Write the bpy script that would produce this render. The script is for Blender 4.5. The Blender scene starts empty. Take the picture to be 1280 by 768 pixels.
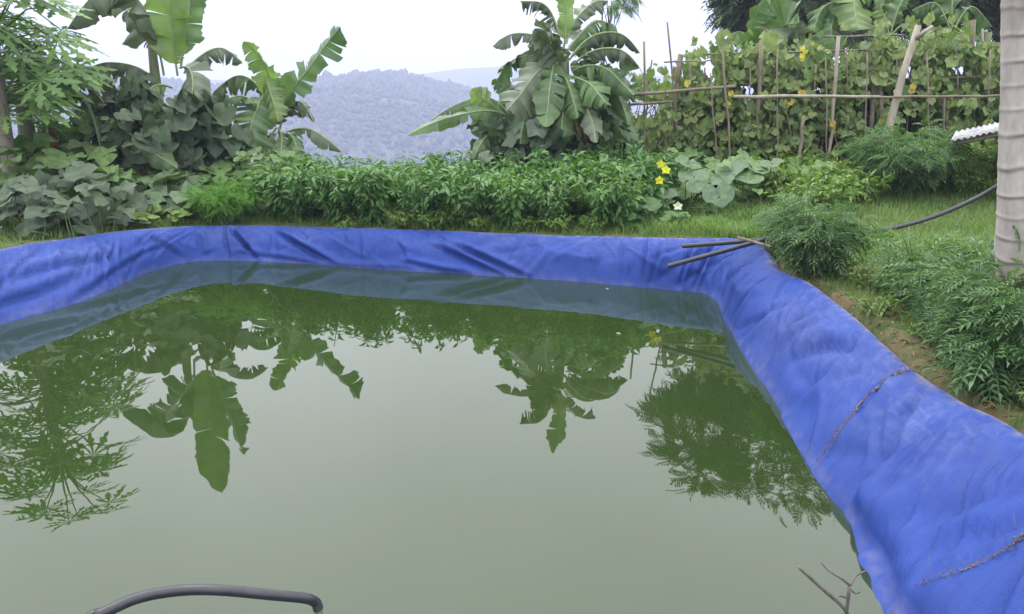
import bpy, math, random
import numpy as np
R = math.radians
rng = np.random.default_rng(11)
S = bpy.context.scene
COL = S.collection

# ------------------------------------------------------------------ camera
CAMH, PITCH, FPX = 1.9, R(15.7), 1065.0
cam_d = bpy.data.cameras.new('camera'); cam = bpy.data.objects.new('camera', cam_d); COL.objects.link(cam)
cam.location = (0, 0, CAMH); cam.rotation_euler = (R(90) - PITCH, 0, 0)
cam_d.sensor_width = 36; cam_d.lens = 36 * FPX / 1280; cam_d.clip_end = 6000; cam_d.clip_start = .05
S.camera = cam
cp, sp = math.cos(PITCH), math.sin(PITCH)
def ray(px, py):
    a, b = (px - 640) / FPX, -(py - 384) / FPX
    return np.array([a, cp + b * sp, -sp + b * cp])
def onz(px, py, z):
    d = ray(px, py); return np.array([0, 0, CAMH]) + d * ((z - CAMH) / d[2])
def ony(px, py, y):
    d = ray(px, py); return np.array([0, 0, CAMH]) + d * (y / d[1])
def proj(P):
    P = np.asarray(P, float); q = P - np.array([0, 0, CAMH])
    dep = q[..., 1] * cp - q[..., 2] * sp; up = q[..., 1] * sp + q[..., 2] * cp
    return 640 + FPX * q[..., 0] / dep, 384 - FPX * up / dep

# ------------------------------------------------------------------ noise
_g = np.random.default_rng(5).random((256, 256))
def vnoise(x, y):
    x = np.asarray(x, float); y = np.asarray(y, float)
    xi = np.floor(x).astype(int); yi = np.floor(y).astype(int); fx = x - xi; fy = y - yi
    fx = fx * fx * (3 - 2 * fx); fy = fy * fy * (3 - 2 * fy)
    g = lambda a, b: _g[a % 256, b % 256]
    return (g(xi, yi) * (1 - fx) + g(xi + 1, yi) * fx) * (1 - fy) + (g(xi, yi + 1) * (1 - fx) + g(xi + 1, yi + 1) * fx) * fy
def fbm(x, y, o=4):
    r = 0; a = .5
    for i in range(o):
        r = r + a * vnoise(x * 2 ** i + 17 * i, y * 2 ** i + 31 * i); a *= .5
    return r
def nrm(v):
    v = np.asarray(v, float); return v / np.maximum(np.linalg.norm(v, axis=-1, keepdims=True), 1e-9)

# ------------------------------------------------------------------ mesh building
class MB:
    def __init__(s): s.V = []; s.L = []; s.T = []; s.M = []; s.U = []; s.n = 0
    def add(s, V, F, mat=0, uv=None):
        V = np.asarray(V, float).reshape(-1, 3)
        if isinstance(F, tuple): L, T = F
        else:
            L = np.array([i for f in F for i in f], int); T = np.array([len(f) for f in F], int)
        s.V.append(V); s.L.append(L + s.n); s.T.append(T); s.M.append(np.full(len(T), mat, int))
        s.U.append(np.zeros((len(V), 2)) if uv is None else np.asarray(uv, float)); s.n += len(V)
    def scatter(s, tmpl, pos, axis, normal, scale, mat=0):
        TV, TF, = tmpl[0], tmpl[1]
        TL = np.array([i for f in TF for i in f], int); TT = np.array([len(f) for f in TF], int)
        pos = np.asarray(pos, float).reshape(-1, 3); N = len(pos)
        if N == 0: return
        axis = nrm(axis); side = nrm(np.cross(axis, normal)); n2 = np.cross(side, axis)
        sc = np.broadcast_to(np.asarray(scale, float), (N,))[:, None, None]
        V = (TV[None, :, 0:1] * side[:, None] + TV[None, :, 1:2] * axis[:, None] + TV[None, :, 2:3] * n2[:, None]) * sc + pos[:, None]
        L = (TL[None] + (np.arange(N) * len(TV))[:, None]).ravel()
        uv = np.tile(TV[:, :2], (N, 1))
        s.add(V.reshape(-1, 3), (L, np.tile(TT, N)), mat, uv)
    def tube(s, P, r, k=6, mat=0, cap=True):
        P = np.asarray(P, float); n = len(P); r = np.broadcast_to(np.asarray(r, float), (n,))
        T = nrm(np.gradient(P, axis=0)); ref = np.array([0.31, 0.17, .93]) if abs(T[0][2]) < .8 else np.array([.9, .3, .1])
        A = nrm(np.cross(T, ref)); B = np.cross(T, A)
        a = np.linspace(0, 2 * np.pi, k, endpoint=False)
        V = P[:, None] + r[:, None, None] * (np.cos(a)[None, :, None] * A[:, None] + np.sin(a)[None, :, None] * B[:, None])
        F = []
        for i in range(n - 1):
            for j in range(k):
                F.append((i * k + j, i * k + (j + 1) % k, (i + 1) * k + (j + 1) % k, (i + 1) * k + j))
        if cap: F.append(tuple(range(k))[::-1]); F.append(tuple((n - 1) * k + j for j in range(k)))
        uv = np.stack([np.tile(a / 6.283, n), np.repeat(np.arange(n) / n, k)], 1)
        s.add(V.reshape(-1, 3), F, mat, uv)
    def mesh(s, name, mats, origin=(0, 0, 0), smooth=True):
        me = bpy.data.meshes.new(name)
        V = np.concatenate(s.V) - np.asarray(origin, float); L = np.concatenate(s.L); T = np.concatenate(s.T)
        me.vertices.add(len(V)); me.vertices.foreach_set('co', V.astype(np.float32).ravel())
        me.loops.add(len(L)); me.loops.foreach_set('vertex_index', L.astype(np.int32))
        me.polygons.add(len(T)); st = np.concatenate([[0], np.cumsum(T)[:-1]])
        me.polygons.foreach_set('loop_start', st.astype(np.int32))
        me.polygons.foreach_set('material_index', np.concatenate(s.M).astype(np.int32))
        me.polygons.foreach_set('use_smooth', np.full(len(T), smooth, bool))
        uvl = me.uv_layers.new(name='UVMap'); U = np.concatenate(s.U)
        uvl.data.foreach_set('uv', U[L].astype(np.float32).ravel())
        for m in (mats if isinstance(mats, (list, tuple)) else [mats]): me.materials.append(m)
        me.update(calc_edges=True); me.validate()
        return me
def struct(name, me, kind='structure', **kw):
    o = bpy.data.objects.new(name, me); COL.objects.link(o); o['kind'] = kind
    for k, v in kw.items(): o[k] = v
    return o
def tag(o, label, cat, group=None):
    o['label'] = label; o['category'] = cat
    if group: o['group'] = group
    return o
def thing(name, label, cat, loc, group=None, rz=0):
    o = bpy.data.objects.new(name, None); COL.objects.link(o); o.location = tuple(loc); o.rotation_euler = (0, 0, rz)
    o.empty_display_size = .1
    return tag(o, label, cat, group)
def part(name, mb, mats, parent, origin=None, label=None, smooth=True):
    org = parent.location if origin is None else origin
    me = mb if isinstance(mb, bpy.types.Mesh) else mb.mesh(name, mats, np.array(org), smooth)
    o = bpy.data.objects.new(name, me); COL.objects.link(o); o.parent = parent
    if label: o['label'] = label
    return o
def solo(name, mb, mats, label, cat, group=None, origin=None):
    V = np.concatenate(mb.V); org = V.mean(0) if origin is None else np.array(origin); 
    if origin is None: org[2] = V[:, 2].min()
    o = bpy.data.objects.new(name, mb.mesh(name, mats, org)); COL.objects.link(o); o.location = tuple(org)
    return tag(o, label, cat, group)
def copy_tree(o, loc, rz=0, sc=1., label=None, parent=None):
    c = o.copy(); COL.objects.link(c)
    if parent is None:
        c.location = tuple(loc); c.rotation_euler = (0, 0, rz); c.scale = (sc, sc, sc)
        if label: c['label'] = label
    else: c.parent = parent
    for ch in list(o.children): copy_tree(ch, None, parent=c)
    return c

# ------------------------------------------------------------------ materials
def newmat(name):
    m = bpy.data.materials.new(name); m.use_nodes = True; nt = m.node_tree
    for n in list(nt.nodes): nt.nodes.remove(n)
    out = nt.nodes.new('ShaderNodeOutputMaterial')
    return m, nt, out
def nd(nt, t, **kw):
    n = nt.nodes.new(t)
    for k, v in kw.items():
        if k.startswith('i_'):
            key = k[2:]; key = int(key) if key.isdigit() else key.replace('_', ' ')
            n.inputs[key].default_value = v
        else: setattr(n, k, v)
    return n
def ramp(nt, stops, interp='LINEAR'):
    r = nt.nodes.new('ShaderNodeValToRGB'); e = r.color_ramp.elements; r.color_ramp.interpolation = interp
    while len(e) < len(stops): e.new(.5)
    for el, (p, c) in zip(e, stops): el.position = p; el.color = (*c, 1)
    return r
def c4(c): return (*c, 1)
def leaf_mat(name, cols, rough=.45, trans=.3, spec=.35, vein=None, noise_scale=30, dry=None):
    """foliage: colour picked per leaf, mottled inside it; thin leaf lets some light through"""
    m, nt, out = newmat(name); lk = nt.links.new
    geo = nd(nt, 'ShaderNodeNewGeometry'); oi = nd(nt, 'ShaderNodeObjectInfo')
    ad = nd(nt, 'ShaderNodeMath', operation='MULTIPLY_ADD', i_1=.6); lk(oi.outputs['Random'], ad.inputs[0]); lk(geo.outputs['Random Per Island'], ad.inputs[2])
    fr = nd(nt, 'ShaderNodeMath', operation='MULTIPLY', i_1=1 / 1.6); lk(ad.outputs[0], fr.inputs[0])
    cols = [(min(.6, c[0] * 1.32), min(.6, c[1] * 1.22), c[2] * 1.02) for c in cols]; rp = ramp(nt, [(i / (len(cols) - 1), c) for i, c in enumerate(cols)]); lk(fr.outputs[0], rp.inputs[0])
    tc = nd(nt, 'ShaderNodeTexCoord'); nz = nd(nt, 'ShaderNodeTexNoise', i_Scale=noise_scale, i_Detail=3); lk(tc.outputs['Object'], nz.inputs['Vector'])
    mr = nd(nt, 'ShaderNodeMapRange', i_1=.3, i_2=.7, i_3=.72, i_4=1.25); lk(nz.outputs[0], mr.inputs[0])
    mx = nd(nt, 'ShaderNodeMix', data_type='RGBA', blend_type='MULTIPLY'); mx.inputs[0].default_value = 1
    lk(rp.outputs[0], mx.inputs[6]); lk(mr.outputs[0], mx.inputs[7]); colout = mx.outputs[2]
    if vein:
        uv = nd(nt, 'ShaderNodeUVMap'); wv = nd(nt, 'ShaderNodeTexWave', bands_direction='Y', i_Scale=vein, i_Distortion=1.5, i_Detail=1.0)
        lk(uv.outputs[0], wv.inputs['Vector'])
        m2 = nd(nt, 'ShaderNodeMix', data_type='RGBA', blend_type='MULTIPLY'); m2.inputs[0].default_value = 1
        r2 = nd(nt, 'ShaderNodeMapRange', i_3=.8, i_4=1.15); lk(wv.outputs[1], r2.inputs[0]); lk(colout, m2.inputs[6]); lk(r2.outputs[0], m2.inputs[7]); colout = m2.outputs[2]
    if dry:
        n2 = nd(nt, 'ShaderNodeTexNoise', i_Scale=5, i_Detail=4); lk(tc.outputs['Object'], n2.inputs['Vector'])
        r3 = nd(nt, 'ShaderNodeMapRange', i_1=.62, i_2=.72); lk(n2.outputs[0], r3.inputs[0])
        m3 = nd(nt, 'ShaderNodeMix', data_type='RGBA'); lk(r3.outputs[0], m3.inputs[0]); lk(colout, m3.inputs[6]); m3.inputs[7].default_value = c4(dry); colout = m3.outputs[2]
    if vein:
        sp_ = nd(nt, 'ShaderNodeSeparateXYZ'); lk(uv.outputs[0], sp_.inputs[0]); ne = nd(nt, 'ShaderNodeTexNoise', i_Scale=7, i_Detail=5, i_Roughness=.7); lk(tc.outputs['Object'], ne.inputs['Vector'])
        ae = nd(nt, 'ShaderNodeMath', operation='ADD'); lk(sp_.outputs[0], ae.inputs[0]); lk(ne.outputs[0], ae.inputs[1]); re_ = nd(nt, 'ShaderNodeMapRange', i_1=1.42, i_2=1.6); lk(ae.outputs[0], re_.inputs[0])
        me_ = nd(nt, 'ShaderNodeMix', data_type='RGBA'); lk(re_.outputs[0], me_.inputs[0]); lk(colout, me_.inputs[6]); me_.inputs[7].default_value = (.16, .115, .06, 1); colout = me_.outputs[2]
    p = nd(nt, 'ShaderNodeBsdfPrincipled', i_Roughness=rough); p.inputs['Specular IOR Level'].default_value = spec
    lk(colout, p.inputs['Base Color'])
    t = nd(nt, 'ShaderNodeBsdfTranslucent'); g = nd(nt, 'ShaderNodeMix', data_type='RGBA', blend_type='MULTIPLY'); g.inputs[0].default_value = 1
    g.inputs[7].default_value = (1.25, 1.5, .6, 1); lk(colout, g.inputs[6]); lk(g.outputs[2], t.inputs[0])
    ms = nd(nt, 'ShaderNodeMixShader', i_0=trans); lk(p.outputs[0], ms.inputs[1]); lk(t.outputs[0], ms.inputs[2]); lk(ms.outputs[0], out.inputs[0])
    return m
def bark_mat(name, a, b, scale=12, rough=.85, rings=False, bump=.4):
    m, nt, out = newmat(name); lk = nt.links.new
    tc = nd(nt, 'ShaderNodeTexCoord'); mp = nd(nt, 'ShaderNodeMapping'); mp.inputs['Scale'].default_value = (1, 1, .35)
    lk(tc.outputs['Object'], mp.inputs[0]); nz = nd(nt, 'ShaderNodeTexNoise', i_Scale=scale, i_Detail=6, i_Roughness=.65); lk(mp.outputs[0], nz.inputs['Vector'])
    rp = ramp(nt, [(.3, a), (.7, b)]); lk(nz.outputs[0], rp.inputs[0])
    co = rp.outputs[0]
    if rings:
        ar = nd(nt, 'ShaderNodeAttribute', attribute_name='scar'); mc = nd(nt, 'ShaderNodeMix', data_type='RGBA'); ms_ = nd(nt, 'ShaderNodeMath', operation='MULTIPLY', i_1=.6, use_clamp=True); lk(ar.outputs['Fac'], ms_.inputs[0]); lk(ms_.outputs[0], mc.inputs[0]); lk(co, mc.inputs[6]); mc.inputs[7].default_value = (.10, .08, .065, 1); co = mc.outputs[2]
    p = nd(nt, 'ShaderNodeBsdfPrincipled', i_Roughness=rough); lk(co, p.inputs['Base Color'])
    bp = nd(nt, 'ShaderNodeBump', i_Strength=bump, i_Distance=.01); lk(nz.outputs[0], bp.inputs['Height']); lk(bp.outputs[0], p.inputs['Normal'])
    lk(p.outputs[0], out.inputs[0]); return m
def plain_mat(name, c, rough=.6, spec=.5, var=.25, scale=20, bump=.0):
    m, nt, out = newmat(name); lk = nt.links.new
    tc = nd(nt, 'ShaderNodeTexCoord'); nz = nd(nt, 'ShaderNodeTexNoise', i_Scale=scale, i_Detail=5); lk(tc.outputs['Object'], nz.inputs['Vector'])
    rp = ramp(nt, [(.3, tuple(x * (1 - var) for x in c)), (.7, tuple(min(1, x * (1 + var)) for x in c))]); lk(nz.outputs[0], rp.inputs[0])
    p = nd(nt, 'ShaderNodeBsdfPrincipled', i_Roughness=rough); p.inputs['Specular IOR Level'].default_value = spec; lk(rp.outputs[0], p.inputs['Base Color'])
    if bump:
        bp = nd(nt, 'ShaderNodeBump', i_Strength=bump, i_Distance=.01); lk(nz.outputs[0], bp.inputs['Height']); lk(bp.outputs[0], p.inputs['Normal'])
    lk(p.outputs[0], out.inputs[0]); return m

M = {}
M['banana'] = leaf_mat('banana_leaf', [(.05, .105, .045), (.07, .13, .06), (.085, .155, .065), (.065, .115, .07)], .38, .3, .5, vein=14, noise_scale=4, dry=None)
M['banana_pale'] = leaf_mat('banana_leaf_pale', [(.11, .18, .075), (.13, .21, .08)], .4, .35, .5, vein=14, noise_scale=4)
M['banana_grey'] = leaf_mat('banana_leaf_underside', [(.075, .105, .08), (.10, .135, .10), (.06, .085, .065)], .5, .2, .5, vein=14, noise_scale=4)
M['banana_yellow'] = leaf_mat('banana_leaf_yellowing', [(.24, .33, .04), (.34, .38, .05)], .45, .35, .4, vein=14, noise_scale=6)
M['banana_dry'] = leaf_mat('banana_leaf_dry', [(.17, .10, .05), (.10, .06, .03)], .8, .2, .2, vein=14, noise_scale=6)
M['midrib'] = plain_mat('banana_midrib', (.19, .25, .11), .45, .4)
M['pseudostem'] = bark_mat('banana_stem', (.06, .08, .03), (.13, .14, .06), 7, .6)
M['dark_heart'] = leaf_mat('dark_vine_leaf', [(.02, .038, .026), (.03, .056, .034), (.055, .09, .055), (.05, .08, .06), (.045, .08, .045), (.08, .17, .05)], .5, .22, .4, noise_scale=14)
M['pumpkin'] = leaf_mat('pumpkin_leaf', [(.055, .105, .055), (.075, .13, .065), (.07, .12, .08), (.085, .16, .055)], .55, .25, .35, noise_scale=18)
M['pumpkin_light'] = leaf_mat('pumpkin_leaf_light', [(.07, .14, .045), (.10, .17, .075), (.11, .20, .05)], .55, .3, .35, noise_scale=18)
M['chilli'] = leaf_mat('chilli_leaf', [(.028, .08, .025), (.05, .13, .035), (.07, .16, .045), (.11, .21, .06)], .45, .3, .4)
M['chilli_light'] = leaf_mat('feathery_leaf', [(.07, .18, .035), (.10, .23, .05), (.12, .26, .06)], .5, .35, .35)
M['marigold'] = leaf_mat('marigold_leaf', [(.04, .095, .045), (.06, .125, .06), (.09, .165, .08), (.12, .19, .09)], .5, .28, .35)
M['weed'] = leaf_mat('weed_leaf', [(.06, .13, .03), (.10, .18, .045), (.14, .21, .06)], .55, .3, .3)
M['vine'] = leaf_mat('trellis_leaf', [(.055, .10, .045), (.085, .145, .055), (.12, .18, .07), (.155, .205, .08), (.09, .145, .08), (.19, .195, .09)], .55, .3, .3, noise_scale=12)
M['vine_yellow'] = leaf_mat('trellis_leaf_yellow', [(.42, .34, .06), (.34, .33, .08), (.38, .26, .08)], .55, .35, .3)
M['papaya'] = leaf_mat('papaya_leaf', [(.045, .10, .035), (.07, .14, .05), (.09, .18, .055), (.12, .22, .06)], .5, .3, .4, noise_scale=8)
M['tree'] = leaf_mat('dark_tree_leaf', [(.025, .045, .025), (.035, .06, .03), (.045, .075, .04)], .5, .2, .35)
M['grass'] = leaf_mat('grass_blade', [(.045, .12, .03), (.07, .16, .045), (.10, .19, .055), (.13, .19, .07), (.19, .18, .09)], .6, .3, .25)
M['dry_leaf'] = leaf_mat('dry_litter', [(.13, .085, .05), (.09, .06, .04), (.20, .155, .10), (.07, .05, .04), (.16, .09, .055)], .8, .1, .2)
M['stem_green'] = plain_mat('green_stem', (.10, .15, .045), .6, .3)
M['stem_brown'] = plain_mat('woody_stem', (.11, .08, .05), .8, .2)
M['flower'] = leaf_mat('yellow_flower', [(.75, .45, .03), (.8, .55, .06)], .6, .3, .2)
M['flower_white'] = leaf_mat('pale_flower', [(.75, .6, .4), (.8, .7, .5)], .6, .3, .2)
M['bamboo'] = bark_mat('weathered_bamboo', (.20, .17, .13), (.36, .32, .26), 9, .7)
M['pole'] = bark_mat('weathered_pole', (.11, .085, .065), (.24, .20, .16), 12, .85)
M['pole_tan'] = bark_mat('tan_pole', (.12, .10, .065), (.23, .19, .13), 12, .85)
M['bark'] = bark_mat('dark_bark', (.05, .04, .03), (.12, .10, .08), 8, .9)
M['rubber'] = plain_mat('black_hose', (.022, .022, .028), .42, .5, .3, 30)
M['driftwood'] = bark_mat('driftwood', (.07, .058, .05), (.20, .17, .145), 25, .85)
M['rope'] = plain_mat('dry_vine_stem', (.17, .12, .085), .9, .2, .4, 60)

# water: murky green, mirror smooth, faintest ripple
m, nt, out = newmat('pond_water'); lk = nt.links.new
tc = nd(nt, 'ShaderNodeTexCoord'); nz = nd(nt, 'ShaderNodeTexNoise', i_Scale=.6, i_Detail=3); lk(tc.outputs['Object'], nz.inputs['Vector'])
rp = ramp(nt, [(.3, (.018, .033, .008)), (.7, (.0225, .039, .0105))]); lk(nz.outputs[0], rp.inputs[0])
p = nd(nt, 'ShaderNodeBsdfPrincipled', i_Roughness=.012, i_IOR=1.53); lk(rp.outputs[0], p.inputs['Base Color'])
n2 = nd(nt, 'ShaderNodeTexNoise', i_Scale=2.2, i_Detail=2); lk(tc.outputs['Object'], n2.inputs['Vector'])
bp = nd(nt, 'ShaderNodeBump', i_Strength=.05, i_Distance=.02); lk(n2.outputs[0], bp.inputs['Height']); lk(bp.outputs[0], p.inputs['Normal'])
lk(p.outputs[0], out.inputs[0]); M['water'] = m

# tarpaulin: blue woven plastic, dust and scuffs
m, nt, out = newmat('blue_tarpaulin'); lk = nt.links.new
tc = nd(nt, 'ShaderNodeTexCoord'); uv = nd(nt, 'ShaderNodeUVMap')
nz = nd(nt, 'ShaderNodeTexNoise', i_Scale=1.7, i_Detail=5, i_Roughness=.6); lk(tc.outputs['Object'], nz.inputs['Vector'])
rp = ramp(nt, [(.3, (.012, .038, .205)), (.7, (.018, .052, .265))]); lk(nz.outputs[0], rp.inputs[0])
mp = nd(nt, 'ShaderNodeMapping'); mp.inputs['Scale'].default_value = (5, 11, 1); lk(uv.outputs[0], mp.inputs[0])
n3 = nd(nt, 'ShaderNodeTexNoise', i_Scale=2.2, i_Detail=8, i_Roughness=.72, i_Distortion=.6); lk(mp.outputs[0], n3.inputs['Vector'])
n4 = nd(nt, 'ShaderNodeTexNoise', i_Scale=1.4, i_Detail=3); lk(tc.outputs['Object'], n4.inputs['Vector'])
mm = nd(nt, 'ShaderNodeMath', operation='MULTIPLY'); lk(n3.outputs[0], mm.inputs[0]); lk(n4.outputs[0], mm.inputs[1])
dr = nd(nt, 'ShaderNodeMapRange', i_1=.25, i_2=.46, i_3=0, i_4=.24); lk(mm.outputs[0], dr.inputs[0])
at = nd(nt, 'ShaderNodeAttribute', attribute_name='dust'); du = nd(nt, 'ShaderNodeMath', operation='MULTIPLY'); lk(dr.outputs[0], du.inputs[0]); lk(at.outputs['Fac'], du.inputs[1])
mx = nd(nt, 'ShaderNodeMix', data_type='RGBA'); lk(du.outputs[0], mx.inputs[0]); lk(rp.outputs[0], mx.inputs[6]); mx.inputs[7].default_value = (.26, .31, .46, 1)
at2 = nd(nt, 'ShaderNodeAttribute', attribute_name='mud'); n5 = nd(nt, 'ShaderNodeTexNoise', i_Scale=14, i_Detail=6); lk(tc.outputs['Object'], n5.inputs['Vector'])
m5 = nd(nt, 'ShaderNodeMapRange', i_1=.35, i_2=.65); lk(n5.outputs[0], m5.inputs[0]); mu = nd(nt, 'ShaderNodeMath', operation='MULTIPLY'); lk(m5.outputs[0], mu.inputs[0]); lk(at2.outputs['Fac'], mu.inputs[1])
mx2 = nd(nt, 'ShaderNodeMix', data_type='RGBA'); lk(mu.outputs[0], mx2.inputs[0]); lk(mx.outputs[2], mx2.inputs[6]); mx2.inputs[7].default_value = (.25, .22, .19, 1)
p = nd(nt, 'ShaderNodeBsdfPrincipled', i_Roughness=.6); p.inputs['Specular IOR Level'].default_value = .28; lk(mx2.outputs[2], p.inputs['Base Color'])
ck = nd(nt, 'ShaderNodeTexBrick', i_Scale=42, offset=.5); ck.inputs['Mortar Size'].default_value = .12; ck.inputs['Mortar Smooth'].default_value = .6; lk(uv.outputs[0], ck.inputs['Vector'])
mp6 = nd(nt, 'ShaderNodeMapping'); mp6.inputs['Scale'].default_value = (5, 1.3, 1); mp6.inputs['Rotation'].default_value = (0, 0, .35); lk(uv.outputs[0], mp6.inputs[0])
n6 = nd(nt, 'ShaderNodeTexNoise', i_Scale=3.2, i_Detail=9, i_Roughness=.68, i_Distortion=.8); lk(mp6.outputs[0], n6.inputs['Vector'])
b1 = nd(nt, 'ShaderNodeBump', i_Strength=.75, i_Distance=.018); lk(n6.outputs[0], b1.inputs['Height'])
b2 = nd(nt, 'ShaderNodeBump', i_Strength=.35, i_Distance=.003); lk(ck.outputs[1], b2.inputs['Height']); lk(b1.outputs[0], b2.inputs['Normal']); lk(b2.outputs[0], p.inputs['Normal'])
lk(p.outputs[0], out.inputs[0]); M['tarp'] = m

# ground: grass sward, bare orange soil on the rim
m, nt, out = newmat('ground'); lk = nt.links.new
tc = nd(nt, 'ShaderNodeTexCoord')
nz = nd(nt, 'ShaderNodeTexNoise', i_Scale=3.5, i_Detail=8, i_Roughness=.7); lk(tc.outputs['Object'], nz.inputs['Vector'])
gr = ramp(nt, [(.3, (.045, .075, .025)), (.55, (.085, .11, .04)), (.72, (.17, .13, .07))]); lk(nz.outputs[0], gr.inputs[0])
n2 = nd(nt, 'ShaderNodeTexNoise', i_Scale=22, i_Detail=8, i_Roughness=.75); lk(tc.outputs['Object'], n2.inputs['Vector'])
so = ramp(nt, [(.3, (.09, .065, .045)), (.5, (.17, .12, .08)), (.72, (.29, .16, .09))]); lk(n2.outputs[0], so.inputs[0])
at = nd(nt, 'ShaderNodeAttribute', attribute_name='soil')
ad = nd(nt, 'ShaderNodeMath', operation='ADD'); lk(at.outputs['Fac'], ad.inputs[0]); lk(nz.outputs[0], ad.inputs[1])
mr = nd(nt, 'ShaderNodeMapRange', i_1=.85, i_2=1.15); lk(ad.outputs[0], mr.inputs[0])
mx = nd(nt, 'ShaderNodeMix', data_type='RGBA'); lk(mr.outputs[0], mx.inputs[0]); lk(gr.outputs[0], mx.inputs[6]); lk(so.outputs[0], mx.inputs[7])
p = nd(nt, 'ShaderNodeBsdfPrincipled', i_Roughness=.95); p.inputs['Specular IOR Level'].default_value = .15; lk(mx.outputs[2], p.inputs['Base Color'])
bp = nd(nt, 'ShaderNodeBump', i_Strength=.7, i_Distance=.03); lk(n2.outputs[0], bp.inputs['Height']); lk(bp.outputs[0], p.inputs['Normal']); lk(p.outputs[0], out.inputs[0]); M['ground'] = m
# hill
m, nt, out = newmat('hill_slope'); lk = nt.links.new
tc = nd(nt, 'ShaderNodeTexCoord'); nz = nd(nt, 'ShaderNodeTexNoise', i_Scale=.03, i_Detail=8, i_Roughness=.7); lk(tc.outputs['Object'], nz.inputs['Vector'])
rp = ramp(nt, [(.35, (.03, .055, .025)), (.65, (.05, .08, .035)), (.78, (.10, .11, .06))]); lk(nz.outputs[0], rp.inputs[0])
p = nd(nt, 'ShaderNodeBsdfPrincipled', i_Roughness=1); lk(rp.outputs[0], p.inputs['Base Color']); lk(p.outputs[0], out.inputs[0]); M['hill'] = m
M['forest'] = leaf_mat('far_forest', [(.035, .06, .028), (.04, .068, .03), (.045, .075, .032)], .8, .1, .1, noise_scale=.5)

# ------------------------------------------------------------------ pond outline
st = []   # waterline xy, lip xyz
def world(wx, wy, tx, ty, tz): st.append((wx, wy, tx, ty, tz))
def pix(w, t, tz):
    a = onz(*w, 0); b = onz(*t, tz); st.append((a[0], a[1], b[0], b[1], tz))
world(-3.4, 1.25, -3.7, .85, .47); world(-4.15, 1.9, -4.6, 1.7, .47); world(-4.15, 3.6, -4.55, 3.6, .46); world(-4.05, 5.1, -4.45, 5.2, .46)
pix((0, 407), (-8, 316), .45); pix((97, 379), (95, 299), .41); pix((156, 354), (152, 291), .375); pix((195, 338), (205, 286.5), .335)
pix((250, 327), (262, 284), .30); pix((330, 327.5), (330, 284), .30); pix((440, 335), (440, 287), .335); pix((582, 344), (584, 291.5), .35)
pix((724, 353), (726, 297), .365); pix((835, 363), (838, 299.5), .40); pix((888, 371), (938, 303), .43); pix((909, 407), (966, 336), .46); pix((939, 457), (1012, 358), .46)
pix((968, 501), (1052, 390), .47); pix((993, 556), (1092, 427), .47); pix((1021, 598), (1137, 467), .465); pix((1059, 653), (1190, 503), .47); pix((1110, 765), (1280, 553), .475)
world(1.32, 1.75, 1.95, 1.9, .475); world(1.05, 1.3, 1.45, .95, .47); world(.2, 1.2, .2, .8, .47); world(-1.6, 1.2, -1.6, .8, .47)
st = np.array(st)
def closed_cr(P, n_per=60):
    n = len(P); o = []
    for i in range(n):
        p0, p1, p2, p3 = P[i - 1], P[i], P[(i + 1) % n], P[(i + 2) % n]; t = np.linspace(0, 1, n_per, endpoint=False)[:, None]
        o.append(.5 * ((2 * p1) + (-p0 + p2) * t + (2 * p0 - 5 * p1 + 4 * p2 - p3) * t * t + (-p0 + 3 * p1 - 3 * p2 + p3) * t ** 3))
    return np.concatenate(o)
dense = closed_cr(st)
mid = (dense[:, :2] + dense[:, 2:4]) / 2
cum = np.concatenate([[0], np.cumsum(np.linalg.norm(np.diff(np.vstack([mid, mid[:1]]), axis=0), axis=1))]); LEN = cum[-1]
NS = 1500
sv = np.linspace(0, LEN, NS, endpoint=False)
per = np.stack([np.interp(sv, cum, np.append(dense[:, k], dense[0, k])) for k in range(5)], 1)
lump = (fbm(sv * 1.6, sv * 0 + 3, 3) - .45) * .07     # uneven rim
per[:, 2:4] += nrm(per[:, 2:4] - per[:, :2]) * lump[:, None] * .6
LIP = per[:, 2:5]; WAT = per[:, :2]
PN = 40
uu = np.concatenate([np.linspace(-.5, 0, 9)[:-1], np.linspace(0, 1.15, 26), np.linspace(1.2, 2.4, 6)])
PN = len(uu)
outw = nrm(LIP[:, :2] - WAT)
TP = np.zeros((NS, PN, 3)); 
for j, u in enumerate(uu):
    if u < 0:
        q = -u
        TP[:, j, :2] = LIP[:, :2] + outw * (.30 * q); TP[:, j, 2] = LIP[:, 2] + .014 - .62 * q ** 2
    else:
        e = u
        xy = LIP[:, :2] * (1 - e) + WAT * e
        z = LIP[:, 2] * (1 - e)
        b = np.sin(np.pi * min(1, e) ** .75) * (.055 + .02 * vnoise(sv * .8, sv * 0) + .018 * np.clip((WAT[:, 0] - 1.0) / .4, 0, 1)) if e < 1 else 0 * sv
        run = np.linalg.norm(LIP[:, :2] - WAT, axis=1); sl = np.stack([run, LIP[:, 2]], 1); sl = nrm(sl)   # slope unit
        xy = xy - outw * (b * sl[:, 1])[:, None]; z = z + b * sl[:, 0]
        TP[:, j, :2] = xy; TP[:, j, 2] = z + (.012 if e == 0 else .012 * max(0, 1 - 6 * e))
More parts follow.
